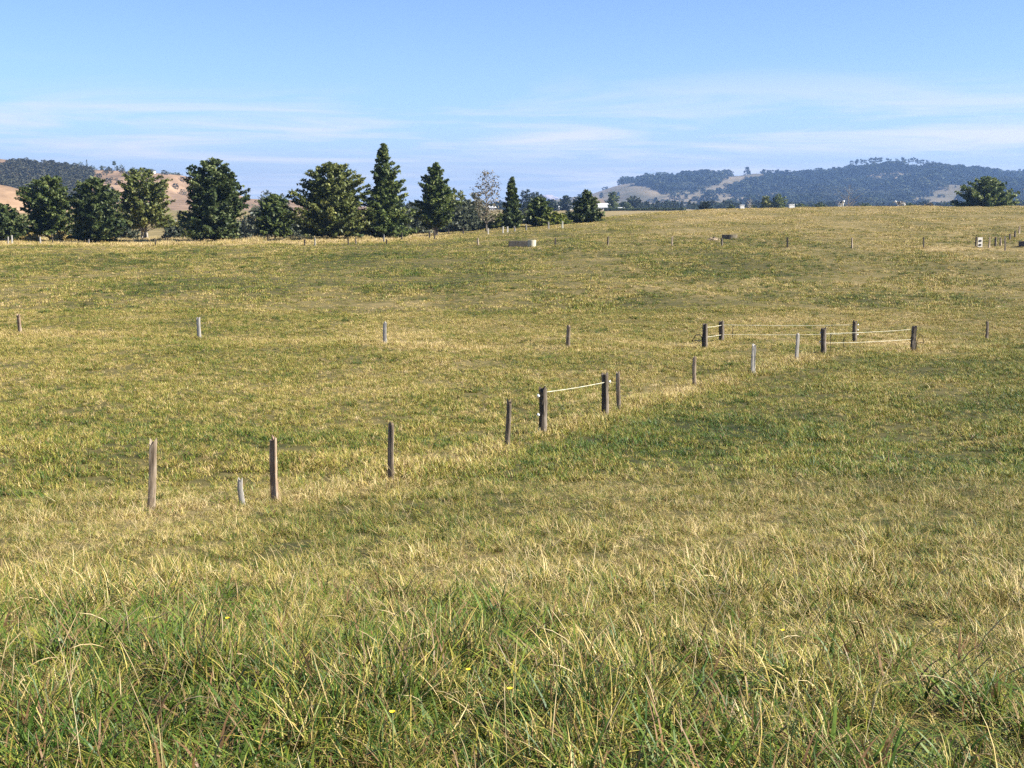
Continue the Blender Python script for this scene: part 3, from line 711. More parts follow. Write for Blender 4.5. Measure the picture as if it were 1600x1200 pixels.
def clump_mesh(seed, kind, n):
    """unit-high far tree or bush: leaf sprays through a crown volume over a short stem"""
    rng = np.random.default_rng(seed)
    if kind == 'pine':
        z = rng.uniform(.12, 1, n); r = .20 * (1.05 - z) ** .7 * np.sqrt(rng.uniform(.25, 1, n)) * 1.5
    elif kind == 'tall':
        z = rng.uniform(.42, 1, n); r = .24 * np.sqrt(np.clip(1 - ((z - .72) / .31) ** 2, .02, 1)) * np.sqrt(rng.uniform(.1, 1, n))
    else:
        z = rng.uniform(.02, 1, n); r = .62 * np.sqrt(np.clip(1 - ((z - .3) / .74) ** 2, .02, 1)) * np.sqrt(rng.uniform(.3, 1, n))
    a = rng.uniform(0, 6.28, n)
    lump = 1 + .25 * np.sin(a * 3 + seed) * np.sin(z * 9 + seed)
    C = np.stack([np.cos(a) * r * lump, np.sin(a) * r * lump, z], -1)
    me = quads_mesh("clump", leaf_faces(rng, C, .115 if kind != 'bush' else .15), np.clip(rng.normal(.38, .2, n), 0, 1))
    return me
rg = np.random.default_rng(77)
def in_poly(x, y, poly):
    c = np.zeros(len(x), bool); j = len(poly) - 1
    for i in range(len(poly)):
        xi, yi = poly[i]; xj, yj = poly[j]
        c ^= ((yi > y) != (yj > y)) & (x < (xj - xi) * (y - yi) / (yj - yi + 1e-9) + xi); j = i
    return c
# forest on the far hill
cx = rg.uniform(860, 2100, 60000); t = rg.uniform(.02, 1.06, 60000)
P = S_R(cx, t); qx, qy = project(P); qx = qx + rg.normal(0, 2.5, len(qx)); qy = qy + rg.normal(0, 1.2, len(qy))
woods = np.zeros(len(P), bool)
for poly in [[(1195, 250), (2200, 240), (2200, 345), (1240, 345), (1190, 300), (1150, 300), (1140, 290), (1190, 284)],                      # main forest
             [(985, 270), (1060, 270), (1140, 265), (1150, 275), (1130, 284), (1095, 298), (1040, 303), (1010, 292), (1000, 284), (970, 288)],     # wood below the ridge
             [(1100, 302), (1140, 297), (1200, 302), (1250, 345), (1075, 345), (1090, 325)],
             [(1020, 315), (1060, 306), (1075, 312), (1045, 325), (1015, 328)], [(1075, 306), (1100, 312), (1120, 330), (1085, 322)]]:
    woods |= in_poly(qx, qy, poly)
pale = in_poly(qx, qy, [(1455, 293), (1500, 288), (1500, 325), (1440, 325)]) | in_poly(qx, qy, [(1130, 272), (1190, 270), (1210, 276), (1170, 286), (1120, 290)])
pale |= in_poly(qx, qy, [(925, 297), (1000, 284), (1045, 305), (1030, 332), (920, 332)]) | in_poly(qx, qy, [(1040, 304), (1095, 297), (1140, 302), (1175, 312), (1120, 331), (1045, 331)])
woods &= ~(pale & (rg.uniform(size=len(P)) < .9))
upper = woods & ((t > .45) | (rg.uniform(size=len(P)) < .7))
sparse = (~woods) & (rg.uniform(size=len(P)) < .012)
sel = (upper | sparse) & ~((t > .94) & (cx > 1325) & (cx < 1530))
P = P[sel]; tt = t[sel]; n = len(P)
keep = rg.uniform(size=n) < min(1, 15000 / n); P = P[keep]; tt = tt[keep]; n = len(P)
h = rg.uniform(8, 17, n) * np.where(tt < .5, .8, 1) * np.clip(1 + .35 * N2(P[:, 0], P[:, 1], 45.), .5, 1.7)
qx, qy = project(P)
tone = np.where(qy > 292, .22, .0) + rg.normal(0, .05, n) + .14 * N2(P[:, 0], P[:, 1], 130.)
scatter("hill_forest", P - np.array([0, 0, 1.0]), np.stack([0 * h, 0 * h, rg.uniform(0, 6.28, n)], -1), np.stack([h * 1.8, h * 1.8, h], -1),
        rg.integers(0, 5, n), {"tone": np.clip(tone, -.2, .5)},
        [(clump_mesh(1, 'pine', 90), LEAF['forest']), (clump_mesh(2, 'pine', 90), LEAF['forest']), (clump_mesh(3, 'bush', 90), LEAF['forest']), (clump_mesh(4, 'pine', 100), LEAF['forest']), (clump_mesh(5, 'bush', 110), LEAF['forest'])],
        "dark forest covering the far blue hill at the right")
# bush on the left hill
cx = rg.uniform(-700, 320, 16000); t = rg.uniform(.05, 1.0, 16000)
P = S_L(cx, t); qx, qy = project(P)
ridge_y = np.interp(qx, [-700, 0, 60, 130, 175], [245, 256, 257, 264, 268])
b = in_poly(qx, qy, [(-800, 258), (0, 256), (30, 253.5), (60, 256.5), (100, 260), (135, 263.5), (146, 272), (140, 285), (128, 300), (112, 345), (-800, 345)])
b |= in_poly(qx, qy, [(150, 300), (175, 296), (200, 345), (130, 345)]) & (rg.uniform(size=len(qx)) < .5)
b |= rg.uniform(size=len(qx)) < .035
P = P[b]; n = len(P); h = rg.uniform(3.5, 8.0, n)
scatter("hill_bush", P - np.array([0, 0, .5]), np.stack([0 * h, 0 * h, rg.uniform(0, 6.28, n)], -1), np.stack([h, h, h * .9], -1), rg.integers(0, 3, n),
        {"tone": np.clip(rg.normal(.05, .10, n), -.2, .4)}, [(clump_mesh(11, 'bush', 90), LEAF['bush']), (clump_mesh(12, 'bush', 90), LEAF['bush']), (clump_mesh(13, 'bush', 100), LEAF['bush'])],
        "dark native bush spread over the brown hill at the left")
# scattered scrub over the flats between village and hills
cx = rg.uniform(620, 1700, 2600); Yv = rg.uniform(900, 1700, 2600)
X = (cx - 800) / 1300 * Yv * .985; Yv = Yv * K; P = np.stack([X, Yv, H(X, Yv)], -1); n = len(P); h = rg.uniform(4, 11, n)
keep = N4(X, Yv, 70.) > .1; P, h = P[keep], h[keep]; n = len(P)
scatter("valley_scrub", P - np.array([0, 0, .4]), np.stack([0 * h, 0 * h, rg.uniform(0, 6.28, n)], -1), np.stack([h, h, h], -1), rg.integers(0, 3, n),
        {"tone": np.clip(rg.normal(.08, .08, n), -.2, .4)}, [(clump_mesh(21, 'bush', 90), LEAF['forest']), (clump_mesh(22, 'pine', 90), LEAF['forest']), (clump_mesh(23, 'bush', 90), LEAF['forest'])],
        "belt of dark scrub on the valley floor below the hills")

# pines standing singly on the ridge of the far hill
def pine_kind(seed):
    rng = np.random.default_rng(seed); tb = Tubes()
    tb.add([(0, 0, -.05), (rng.normal(0, .01), 0, .5), (rng.normal(0, .02), 0, .95)], [.018, .014, .004], 5)
    Cs = []
    for i in range(11):
        z = rng.uniform(.55, .95); a = rng.uniform(0, 6.28); r = rng.uniform(.07, .21) * (1.25 - .5 * z)
        tb.add([(0, 0, z - .06), (math.cos(a) * r, math.sin(a) * r, z)], [.006, .002], 3, cap=False)
        Cs.append(np.array([math.cos(a) * r, math.sin(a) * r, z]) + rng.normal(size=(16, 3)) * (.045, .045, .028))
    C = np.concatenate(Cs)
    return tb.mesh("trunk"), quads_mesh("crown", leaf_faces(rng, C, .055), np.clip(rng.normal(.35, .2, len(C)), 0, 1))
PK = [pine_kind(s) for s in (1, 2, 3, 4)]
for me, cr in PK: me.materials.append(M_BARK); cr.materials.append(LEAF['pine'])
cols = list(np.concatenate([np.linspace(1331, 1372, 9), np.linspace(1378, 1400, 4), np.linspace(1406, 1450, 10), np.linspace(1456, 1522, 15), [1570, 1578, 1594]]) + rg.uniform(-2, 2, 41))
for i, c in enumerate(cols):
    p = S_R(np.array([c]), np.array([1.0 + rg.uniform(-.012, .012)]))[0]
    hh = rg.uniform(25, 36) * (.85 if c > 1456 else 1)
    me, cr = PK[int(rg.integers(4))]
    root = empty("pine_tree", p, rg.uniform(0, 6.28)); root.scale = (hh, hh, hh)
    lab = ("pine in the left clump on the forested hill's skyline, sky showing between trunks" if c < 1375 else "pine in the short gap right of the skyline's left clump" if c < 1403 else
           "pine on the highest part of the forested hill's skyline" if c < 1453 else "pine in the row running down the skyline right of the summit" if c < 1540 else "lone skyline pine behind the dome-shaped tree at the right")
    tag(root, lab, "tree", "pines along the skyline of the far hill")
    obj("trunk", me, None, root); obj("crown", cr, None, root)

# top of the left hill: house and a few trees
def on_left(cx, t=.985):
    return Vector(S_L(np.array([float(cx)]), np.array([t]))[0])
for i, (c, hpx, wpx, sh, lf, cl_, lab) in enumerate([(131, 11, 14, 'dome', 'dark', .03, "round dark tree on the brown ridge left of the little conifer"),
        (140, 15, 7, 'conical', 'dark', .03, "little pointed conifer on the brown ridge"), (148, 7, 16, 'dome', 'dark', .03, "low dark bushes right of the little ridge conifer"),
        (163, 7, 6, 'round', 'dark', .05, "small round bush alone on the brown ridge"), (174, 6, 6, 'round', 'dark', .05, "small bush left of the umbrella-shaped ridge tree"),
        (183, 15, 6, 'umbrella', 'dark', .6, "umbrella-shaped tree with bare stem on the brown ridge"), (187, 8, 6, 'round', 'dark', .05, "low bush at the foot of the umbrella-shaped tree"),
        (194, 10, 10, 'round', 'dark', .05, "round dark tree left of the ridge house"), (212, 8, 16, 'dome', 'dark', .03, "dark tree mass at the left end of the ridge house"),
        (262, 5, 24, 'dome', 'dark', .02, "low dark hedge line right of the ridge house"), (278, 4, 18, 'dome', 'dark', .02, "end of the low hedge line where the ridge drops"),
        (38, 5, 7, 'round', 'dark', .05, "small lone bush on the bare ridge at far left"), (33, 4, 8, 'dome', 'dark', .05, "dark bush at the edge of the hill bush at far left")]):
    p = on_left(c); k = p.y / FPX
    make_tree("ridge_tree", p, hpx * k, wpx * k, sh, lf, 400 + i, label=lab, group="trees on the ridge of the left hill", n=420, limbs=24, clear=cl_, size=.5, spread=.5, trunk_r=.25)
p = on_left(232, .97); k = p.y / FPX
root = empty("house", p); tag(root, "long low house with dark roof on the brown ridge", "house")
W, D = 34 * k, 9.0
obj("wall", box_mesh("wall", (-W / 2, -D / 2, -2.5), (W / 2, D / 2, 3.0)), M_WHITE, root)
rfm = pydata("roof", [(-W / 2 - .8, -D / 2 - .8, 2.95), (W / 2 + .8, -D / 2 - .8, 2.95), (W / 2 + .8, D / 2 + .8, 2.95), (-W / 2 - .8, D / 2 + .8, 2.95), (-W / 2 + 3, 0, 5.2), (W / 2 - 3, 0, 5.2)],
             [(0, 1, 5, 4), (1, 2, 5), (2, 3, 4, 5), (3, 0, 4), (0, 3, 2, 1)])
rf = obj("roof", rfm, M_ROOFG, root)
obj("chimney", box_mesh("chimney", (-1, -.7, 4.2), (1, .7, 6.9)), M_ROOFB, rf)
for i in range(7):
    x = -W / 2 + W * (i + .5) / 7
    f = obj("window", box_mesh("window", (x - 1.2, -D / 2 - .07, .8), (x + 1.2, -D / 2 - .003, 2.5)), M_ROOFG, root)
    obj("pane", box_mesh("pane", (x - 1.1, -D / 2 - .09, .9), (x + 1.1, -D / 2 - .072, 2.4)), M_GLASS, f)

# ------------------------------------------------------------------ fence posts
def post_mesh(seed, h, w, kind, sink=.35):
    """rough timber: split batten, half round or round strainer, with an uneven sawn or split top"""
    rng = np.random.default_rng(seed)
    if kind == 'round':
        sides = 14; ang = np.linspace(0, 2 * np.pi, sides, endpoint=False)
        cs = np.stack([np.cos(ang), np.sin(ang)], -1) * (1 + .05 * np.sin(ang * 3 + seed))[:, None] * w / 2
    elif kind == 'half':
        ang = np.concatenate([np.linspace(math.pi * .02, math.pi * .98, 7), [math.pi * 1.15, math.pi * 1.4, math.pi * 1.6, math.pi * 1.85]])
        cs = np.stack([np.cos(ang) * w / 2, np.where(np.sin(ang) > 0, np.sin(ang) * w * .42, np.sin(ang) * w * .14)], -1)
    else:
        d = w * .62
        cs = np.array([(-w / 2 + .01, -d / 2), (-w * .1, -d / 2 - .004), (w * .12, -d / 2 + .006), (w / 2 - .012, -d / 2), (w / 2, -d / 2 + .012), (w / 2 - .004, 0), (w / 2, d / 2 - .01), (w / 2 - .012, d / 2),
                       (0, d / 2 + .004), (-w / 2 + .01, d / 2), (-w / 2, d / 2 - .012), (-w / 2 + .006, 0), (-w / 2, -d / 2 + .012)])
    n = len(cs); zs = np.concatenate([[-sink], np.linspace(0, h, 12)]); V = []; F = []
    jit = rng.normal(0, .08, n); 
    for i, z in enumerate(zs):
        q = max(z, 0) / h
        f = 1 + jit * .8 + rng.normal(0, .035, n) - .10 * q
        bow = .02 * math.sin(q * 3 + seed), .016 * math.sin(q * 2.3 + seed * 2)
        zt = z + (rng.normal(0, .028, n) + .05 * np.sin(np.arange(n) * 1.3 + seed) if i == len(zs) - 1 else 0)
        for k in range(n):
            V.append((cs[k, 0] * f[k] + bow[0], cs[k, 1] * f[k] + bow[1], float(zt[k]) if np.ndim(zt) else z))
    for i in range(len(zs) - 1):
        for k in range(n):
            k2 = (k + 1) % n; F.append((i * n + k, i * n + k2, (i + 1) * n + k2, (i + 1) * n + k))
    b = len(V); top = (len(zs) - 1) * n
    r2 = [(V[top + k][0] * .8, V[top + k][1] * .8, V[top + k][2] + (.018 if kind == 'round' else -.012)) for k in range(n)]
    V += r2; c = len(V); V.append((0, 0, h + (.025 if kind == 'round' else -.02)))
    for k in range(n):
        k2 = (k + 1) % n; F.append((top + k, top + k2, b + k2, b + k)); F.append((b + k, b + k2, c))
    F.append(tuple(range(n))[::-1])
    return pydata("timber", V, F)
def insulator_mesh(side=-1):
    tb = Tubes()
    tb.add([(0, 0, 0), (side * .015, -.0, 0), (side * .05, 0, 0), (side * .07, 0, 0)], [.022, .034, .030, .012], 8)
    tb.add([(side * .045, 0, -.05), (side * .045, 0, .05)], [.014, .014], 6)
    return tb.mesh("insulator")
INS = {s: insulator_mesh(s) for s in (-1, 1)}
for m_ in INS.values(): m_.materials.append(M_WHITEPLASTIC)
def staple_mesh():
    tb = Tubes(); tb.add([(-.02, 0, .015), (-.02, -.012, .015), (-.02, -.012, -.015), (-.02, 0, -.015)], [.003] * 4, 4); return tb.mesh("staple")
STAPLE = staple_mesh(); STAPLE.materials.append(M_IRON)
SIZES = []
def post(name, px, top, base, wpx, kind, mat, label, group, seed, lean=0.0, ins=(), Y=None, cat="fence post"):
    if Y is None: p = ground_hit(px, base)
    else:
        q = at(px, base, Y); p = Vector((q.x, Y, Hs(q.x, Y)))
    h = at(px, top, p.y).z - p.z; w = wpx / FPX * p.y
    SIZES.append((name, px, round(p.y, 1), round(h, 2), round(w, 2)))
    root = empty(name, p, random.uniform(-.35, .35)); root.rotation_euler = (random.uniform(-.02, .02), lean, random.uniform(-.35, .35))
    tag(root, label, cat, group)
    obj("timber", post_mesh(seed, h, w, kind), mat, root)
    for (s, f) in ins:
        obj("insulator", INS[s], None, root, (s * w * .47, -w * .12, h * f))
    if not ins and h > .8 and p.y < 60:
        for f in (.62, .86): obj("staple", STAPLE, None, root, (0, -w * (.31 if kind != 'round' else .5), h * f))
    return root
G1 = "posts of the near fence line"; G2 = "posts of the fence line across the middle"; G3 = "posts of the far fence line"; G4 = "strainers of the lane gateway"
post("fence_post", 233, 690, 803, 13, 'half', M_POST, "leftmost near post, weathered timber leaning slightly right", G1, 1, lean=.10)
post("stub_post", 378, 751, 792, 9.5, 'half', M_PALEPOST, "short pale stub left of the brown post", G1, 2, lean=-.01)
post("fence_post", 430, 686, 783, 11.5, 'batten', M_POSTB, "brown flat post right of the short stub", G1, 3, lean=-.005)
post("fence_post", 612, 664, 752, 11, 'half', M_POST, "grey-brown post midway between the stub and the rope gateway", G1, 4, lean=-.012)
post("fence_post", 794, 626, 697, 9, 'half', M_POST, "thin post just left of the rope gateway", G1, 5, lean=.01)
post("strainer_post", 848, 608, 680, 13, 'round', M_STRAINER, "thick dark post with white insulators at the rope's left end", G1, 6, ins=((-1, .86), (-1, .45)))
post("strainer_post", 945, 586, 652, 12, 'round', M_STRAINER, "thick dark post at the rope's right end", G1, 7, ins=((1, .84),))
post("fence_post", 966, 583, 645, 7.5, 'half', M_POST, "thin post close beside the rope's right-hand strainer", G1, 8)
post("fence_post", 1085, 559, 607, 6.5, 'half', M_POST, "thin grey post in front of the gateway's leftmost strainer", G1, 9)
post("fence_post", 1177, 539, 586, 7, 'batten', M_PALEPOST, "pale split post below the middle of the gateway tapes", G1, 10)
post("fence_post", 1245, 523, 565, 6, 'half', M_PALEPOST, "slim pale post just left of the front gateway strainer", G1, 11)
for i, (x, t_, b_, mt, lab) in enumerate([(30, 492, 521, M_POSTB, "leftmost post of the middle fence line"), (311, 497, 530, M_PALEPOST, "pale post second from left in the middle fence line"),
        (602, 504, 537, M_PALEPOST, "pale post third from left in the middle fence line"), (888, 509, 545, M_POST, "grey post of the middle line above the rope gateway")]):
    post("fence_post", x, t_, b_, 6.5, 'half', mt, lab, G2, 20 + i)
post("fence_post", 1542, 503, 530, 5.0, 'half', M_STRAINER, "dark post right of the lane gateway", G2, 25)
sA = post("strainer_post", 1101, 507, 545, 8.5, 'round', M_STRAINER, "dark strainer at the gateway's front left with a black cable loop", G4, 31)
sD = post("strainer_post", 1127, 503, 534, 8, 'round', M_STRAINER, "dark strainer at the gateway's back left", G4, 32)
sB = post("strainer_post", 1286, 514, 555, 8.5, 'round', M_STRAINER, "dark front strainer with white insulators in the gateway's middle", G4, 33, ins=((-1, .85), (-1, .5)))
sE = post("strainer_post", 1335, 503, 534, 7.5, 'round', M_STRAINER, "dark back strainer with white insulators on its right side", G4, 34, ins=((1, .86), (1, .6), (1, .36)))
sC = post("strainer_post", 1427, 511, 549, 8.5, 'round', M_STRAINER, "dark strainer at the gateway's right end with a wire loop", G4, 35)
def loop_on(par, pts, r, name):
    tb = Tubes(); tb.add(pts, [r] * len(pts), 6); o = obj(name, tb.mesh(name), M_BLACK, par); o.rotation_euler = (0, 0, -par.rotation_euler.z)
loop_on(sA, [(-.13, -.05, .30), (-.16, -.06, .62), (-.30, -.08, .74), (-.48, -.08, .70), (-.60, -.08, .52), (-.68, -.06, .40), (-.40, -.05, .44), (-.14, -.05, .40)], .025, "cable_loop")
loop_on(sC, [(.12, -.05, .15), (.15, -.06, .55), (.26, -.06, .85), (.38, -.06, .80), (.46, -.06, .55), (.50, -.06, .42), (.30, -.06, .45)], .022, "cable_loop")

def tape(name, a, b, pa, pb, width, label, group, sag=.04):
    """flat electric tape between two posts a and b; pa, pb photo rows at its ends"""
    A = Vector((*a.location.xy, 0)); B = Vector((*b.location.xy, 0))
    A.z = at(800, pa, A.y).z; B.z = at(800, pb, B.y).z
    d = (B - A); d.z = 0; d.normalize()
    A += d * .10; B -= d * .10
    n = 20; s = Vector((-d.y, d.x, 0)) * .004; V = []; F = []
    for i in range(n + 1):
        q = i / n; p = A.lerp(B, q); p.z -= sag * 4 * q * (1 - q)
        tw = .5 + .5 * math.sin(q * 37 + pa)
        u = Vector((0, 0, width / 2 * (.55 + .45 * tw)))
        V += [p + u * .5 * math.cos(a_) + s * (width * 90 * math.sin(a_)) for a_ in np.linspace(0, 5.236, 6)]
    for i in range(n):
        for k in range(6):
            F.append((i * 6 + k, i * 6 + (k + 1) % 6, (i + 1) * 6 + (k + 1) % 6, (i + 1) * 6 + k))
    F += [(5, 4, 3, 2, 1, 0), tuple(n * 6 + k for k in range(6))]
    mid = A.lerp(B, .5); V = [v - mid for v in V]
    o = obj(name, pydata(name, V, F), M_TAPE, None, mid)
    return tag(o, label, "fence tape", group)
find = lambda px: None
gl = [o for o in bpy.data.objects if o.name.startswith("strainer_post")]
n1s, n2s = gl[0], gl[1]
tape("rope", n1s, n2s, 613.5, 597, .034, "cream rope strung between the two thick near strainers", "gateway tapes", .02)
tape("fence_tape", sD, sE, 507.5, 507.5, .045, "upper cream tape across the back of the lane gateway", "gateway tapes")
tape("fence_tape", sD, sE, 522.5, 521.5, .045, "lower cream tape across the back of the lane gateway", "gateway tapes")
tape("fence_tape", sB, sC, 521.0, 514.5, .045, "upper cream tape at the front right of the lane gateway", "gateway tapes")
tape("fence_tape", sB, sC, 536.0, 530.0, .045, "lower cream tape at the front right of the lane gateway", "gateway tapes")
tape("fence_tape", sA, sD, 512.0, 508.0, .045, "short upper tape between the two left gateway strainers", "gateway tapes", .01)
tape("fence_tape", sA, sD, 527.0, 523.0, .045, "short lower tape between the two left gateway strainers", "gateway tapes", .01)
def standard(px, top, base, label):
    p = ground_hit(px, base); h = max(.5, at(px, top, p.y).z - p.z)
    tb = Tubes(); pts = [(0, 0, -.2), (0, 0, h * .5), (0, 0, h - .08)] + [(.04 * (1 - math.cos(a)), 0, h - .08 + .05 * math.sin(a) + .02) for a in np.linspace(.2, 5.2, 9)]
    tb.add(pts, [.016] * len(pts), 5)
    root = empty("pigtail_standard", p); tag(root, label, "fence standard", "thin standards in the gateway")
    obj("rod", tb.mesh("rod"), M_BLACK, root); obj("foot_step", box_mesh("foot_step", (-.012, -.005, .08), (.10, .005, .10)), M_IRON, root)
standard(1144.5, 507, 531, "thin black standard right of the back left strainer")
standard(1297, 520, 548, "thin black standard right of the front middle strainer")
standard(1318, 526, 544, "thin black standard before the back middle strainer")
far_posts = [(747, 372, 383, "far post below the half-bare brown tree"), (868, 372, 384, "far post right of the long trough"), (950, 370, 384, "far post below the last conifer of the row"),
             (1050, 370, 384, "far post left of the earth pile"), (1128, 373, 385, "far post in front of the round trough"), (1230, 371, 387, "far post right of the round trough"),
             (1331, 372, 388, "far post left of the rightmost long gap"), (1443, 371, 388, "far post left of the white panel"), (1525, 371, 386, "far post carrying nothing beside the white panel"),
             (1545.5, 371, 387, "first post right of the white panel"), (1555, 371, 385, "second post right of the white panel"), (1570.5, 369, 392, "leaning nearest post at the corner by the right edge"),
             (1563, 372, 384, "thin short post left of the corner post"), (1578, 365, 375, "post going uphill from the corner, lowest of three"), (1586, 361, 371, "post going uphill from the corner, middle of three"), (1592.5, 354, 366, "post going uphill from the corner, highest of three")]
for i, (x, t_, b_, lab) in enumerate(far_posts):
    post("fence_post", x, t_, b_, 2.8 if i < 9 else 3.2, 'half' if i % 2 else 'round', M_STRAINER if i % 3 else M_POST, lab, G3, 40 + i, lean=-.06 if x == 1570.5 else 0)
row_labels = ["pale post at the photo's left edge, left of a pair", "pale post at the photo's left edge, right of a pair", "pale post before the golden shrub under the second tree", "dark post between the golden shrubs",
  "pale post at the foot of the dark bushy tree", "dark post before the pale trunked gum", "dark post below the small round tree", "dark post of a pair below the broad tree's left side", "pale post of a pair below the broad tree's left side",
  "dark post below the broad round tree's right side, left of two", "dark post below the broad round tree's right side, right of two", "pale post at the foot of the tallest tree", "dark post just right of the pale post under the tallest tree",
  "dark post right of the tallest tree", "dark post left beside the short bare trunk", "dark post right beside the short bare trunk", "dark post right of the pointed tree on a bare trunk", "dark post left of the half-bare brown tree",
  "pale post at the foot of the half-bare brown tree", "pale post left of a pair below the narrow dark conifer", "pale post right of a pair below the narrow dark conifer", "pale post just right of the narrow dark conifer",
  "pale post below the small loose green tree, left one", "pale post below the yellow-green bush's left side", "bright pale yellow post before the yellow-green bush"]
row_posts = [(13, 370, 382), (19, 368, 383), (63, 370, 383), (82, 366, 383), (139, 374, 383), (243, 376, 384), (419, 367, 378), (476, 374, 384), (492, 372, 384), (544, 372, 383), (556, 372, 382), (600, 367, 379),
             (604, 374, 383), (628, 364, 376), (671, 361, 373), (679, 360, 374), (701, 357, 366), (724, 357, 366), (763, 357, 366), (786, 354, 364), (793, 354, 363), (804, 354, 362), (822, 351, 360), (857, 347, 358), (879, 346, 357)]
for i, (x, t_, b_) in enumerate(row_posts):
    post("fence_post", x, t_, b_, 2.4, 'half', M_PALEPOST if x in (13, 19, 492, 600, 763, 786, 793, 804, 822, 857, 139, 63) else (M_TAPE if x == 879 else M_STRAINER),
         row_labels[i], "boundary fence posts under the trees", 80 + i)

# ------------------------------------------------------------------ troughs, panel, boxes, earth
def trough_rect(px0, px1, top, base, label):
    a = ground_hit((px0 + px1) / 2, base); W = (px1 - px0) / FPX * a.y; h = at(800, top, a.y).z - a.z; D = 1.3; t = .12
    root = empty("water_trough", a, .06); tag(root, label, "trough")
    bm = bmesh.new()
    box_bm(bm, (-W / 2, -D / 2, -.15), (W / 2, D / 2, .10), .01)
    box_bm(bm, (-W / 2, -D / 2 - .003, .05), (W / 2, -D / 2 + t, h), .02); box_bm(bm, (-W / 2, D / 2 - t, .05), (W / 2, D / 2 + .003, h), .02)
    box_bm(bm, (-W / 2 - .003, -D / 2 + t - .02, .05), (-W / 2 + t, D / 2 - t + .02, h - .004), .02); box_bm(bm, (W / 2 - t, -D / 2 + t - .02, .05), (W / 2 + .003, D / 2 - t + .02, h - .004), .02)
    obj("basin", bm_mesh("basin", bm), noise_mat("dark_stained_concrete", [(.3, (.03, .027, .022)), (.7, (.10, .088, .07))], 4, rough=.9), root)
    obj("water", box_mesh("water", (-W / 2 + t, -D / 2 + t, h - .16), (W / 2 - t, D / 2 - t, h - .12)), M_WATER, root)
def trough_round(px, wpx, top, base, mat, label, name="water_trough", cat="trough", tilt=0):
    a = ground_hit(px, base); R = wpx / FPX * a.y / 2; h = at(800, top, a.y).z - a.z
    root = empty(name, a); tag(root, label, cat)
    prof = [(R * .94, -.2), (R * .97, 0), (R, h * .6), (R * 1.02, h - .06), (R * 1.01, h), (R * .9, h), (R * .88, h - .05), (R * .86, h * .45), (0.01, h * .42)]
    V, F = [], []; n = 28
    for (r, z) in prof:
        for k in range(n): V.append((r * math.cos(6.28319 * k / n), r * math.sin(6.28319 * k / n), z))
    for i in range(len(prof) - 1):
        for k in range(n): F.append((i * n + k, i * n + (k + 1) % n, (i + 1) * n + (k + 1) % n, (i + 1) * n + k))
    F.append(tuple(range(n))[::-1])
    obj("basin", pydata("basin", V, F, False), mat, root)
    w = [(R * .87 * math.cos(6.28319 * k / n), R * .87 * math.sin(6.28319 * k / n), h - .13) for k in range(n)]
    obj("water", pydata("water", w, [tuple(range(n))]), M_WATER, root)
    return root
trough_rect(795, 826, 376.5, 385.5, "long dark concrete trough in the far paddock")
trough_round(831, 13, 375, 385.5, M_CREAM, "round cream concrete tank against the long trough's right end", "concrete_tank", "tank")
trough_round(1140, 24, 366.5, 373, noise_mat("brown_concrete", [(.3, (.04, .035, .025)), (.7, (.20, .165, .11))], 2, rough=.9), "round dark trough on the slope above the far fence")
trough_round(1602, 20, 377, 386, noise_mat("grey_concrete", [(.3, (.035, .03, .027)), (.7, (.16, .135, .12))], 2, rough=.9), "round trough cut off by the right edge of the photo")
def mound(px, wpx, top, base, label, seed, mat):
    a = ground_hit(px, base); R = wpx / FPX * a.y / 2; h = at(800, top, a.y).z - a.z; rng = np.random.default_rng(seed)
    V, F = [], []; nr, n = 8, 22; sn = SineNoise(seed)
    for i in range(nr + 1):
        q = i / nr
        for k in range(n):
            an = 6.28319 * k / n; r = R * (1 - q) * (1 + .15 * math.sin(an * 3 + seed))
            x, y = r * math.cos(an), r * math.sin(an) * .7
            V.append((x, y, Hs(a.x + x, a.y + y) - a.z - .06 + h * (q ** .8) * (1 + .25 * float(sn(x, y, .5)) * (1 - q))))
    for i in range(nr):
        for k in range(n): F.append((i * n + k, i * n + (k + 1) % n, (i + 1) * n + (k + 1) % n, (i + 1) * n + k))
    root = empty("earth_pile", a); tag(root, label, "earth pile"); obj("heap", pydata("heap", V, F), mat, root)
    for j in range(7):
        bm = bmesh.new(); bmesh.ops.create_icosphere(bm, subdivisions=1, radius=rng.uniform(.10, .22))
        for v in bm.verts: v.co *= rng.uniform(.75, 1.2)
        an = rng.uniform(0, 6.28); r = R * rng.uniform(.2, .9)
        obj("clod", bm_mesh("clod", bm), mat, root, (r * math.cos(an), r * math.sin(an) * .7, h * max(.05, 1 - r / R) * .8 + .03))
mound(1114, 22, 370, 375.5, "low pile of pale earth left of the round trough", 5, M_DIRT)
# concrete pad / bare lane patch by the right edge
# white panel with black marks beside the far post
a = ground_hit(1531, 387); k = a.y / FPX
root = empty("marker_panel", a, .12); tag(root, "white panel with two black marks beside a dark far post", "panel")
hh = at(800, 371, a.y).z - a.z; W = 7.5 * k
obj("board", box_mesh("board", (-W / 2, -.03, .05), (W / 2, .03, hh), .008), M_WALL, root)
for zf in (.66, .26):
    bm = bmesh.new(); bmesh.ops.create_cone(bm, segments=18, radius1=W * .34, radius2=W * .34, depth=.02, cap_ends=True, matrix=Matrix.Translation((-W * .04, -.042, hh * zf)) @ Matrix.Rotation(math.pi / 2, 4, 'X') @ Matrix.Diagonal((1, .62, 1, 1)))
    obj("black_disc", bm_mesh("black_disc", bm), M_BLACK, root)
for x in (-W * .32, W * .32): obj("leg", box_mesh("leg", (x - .03, .032, -.25), (x + .03, .08, hh * .9)), M_STRAINER, root)
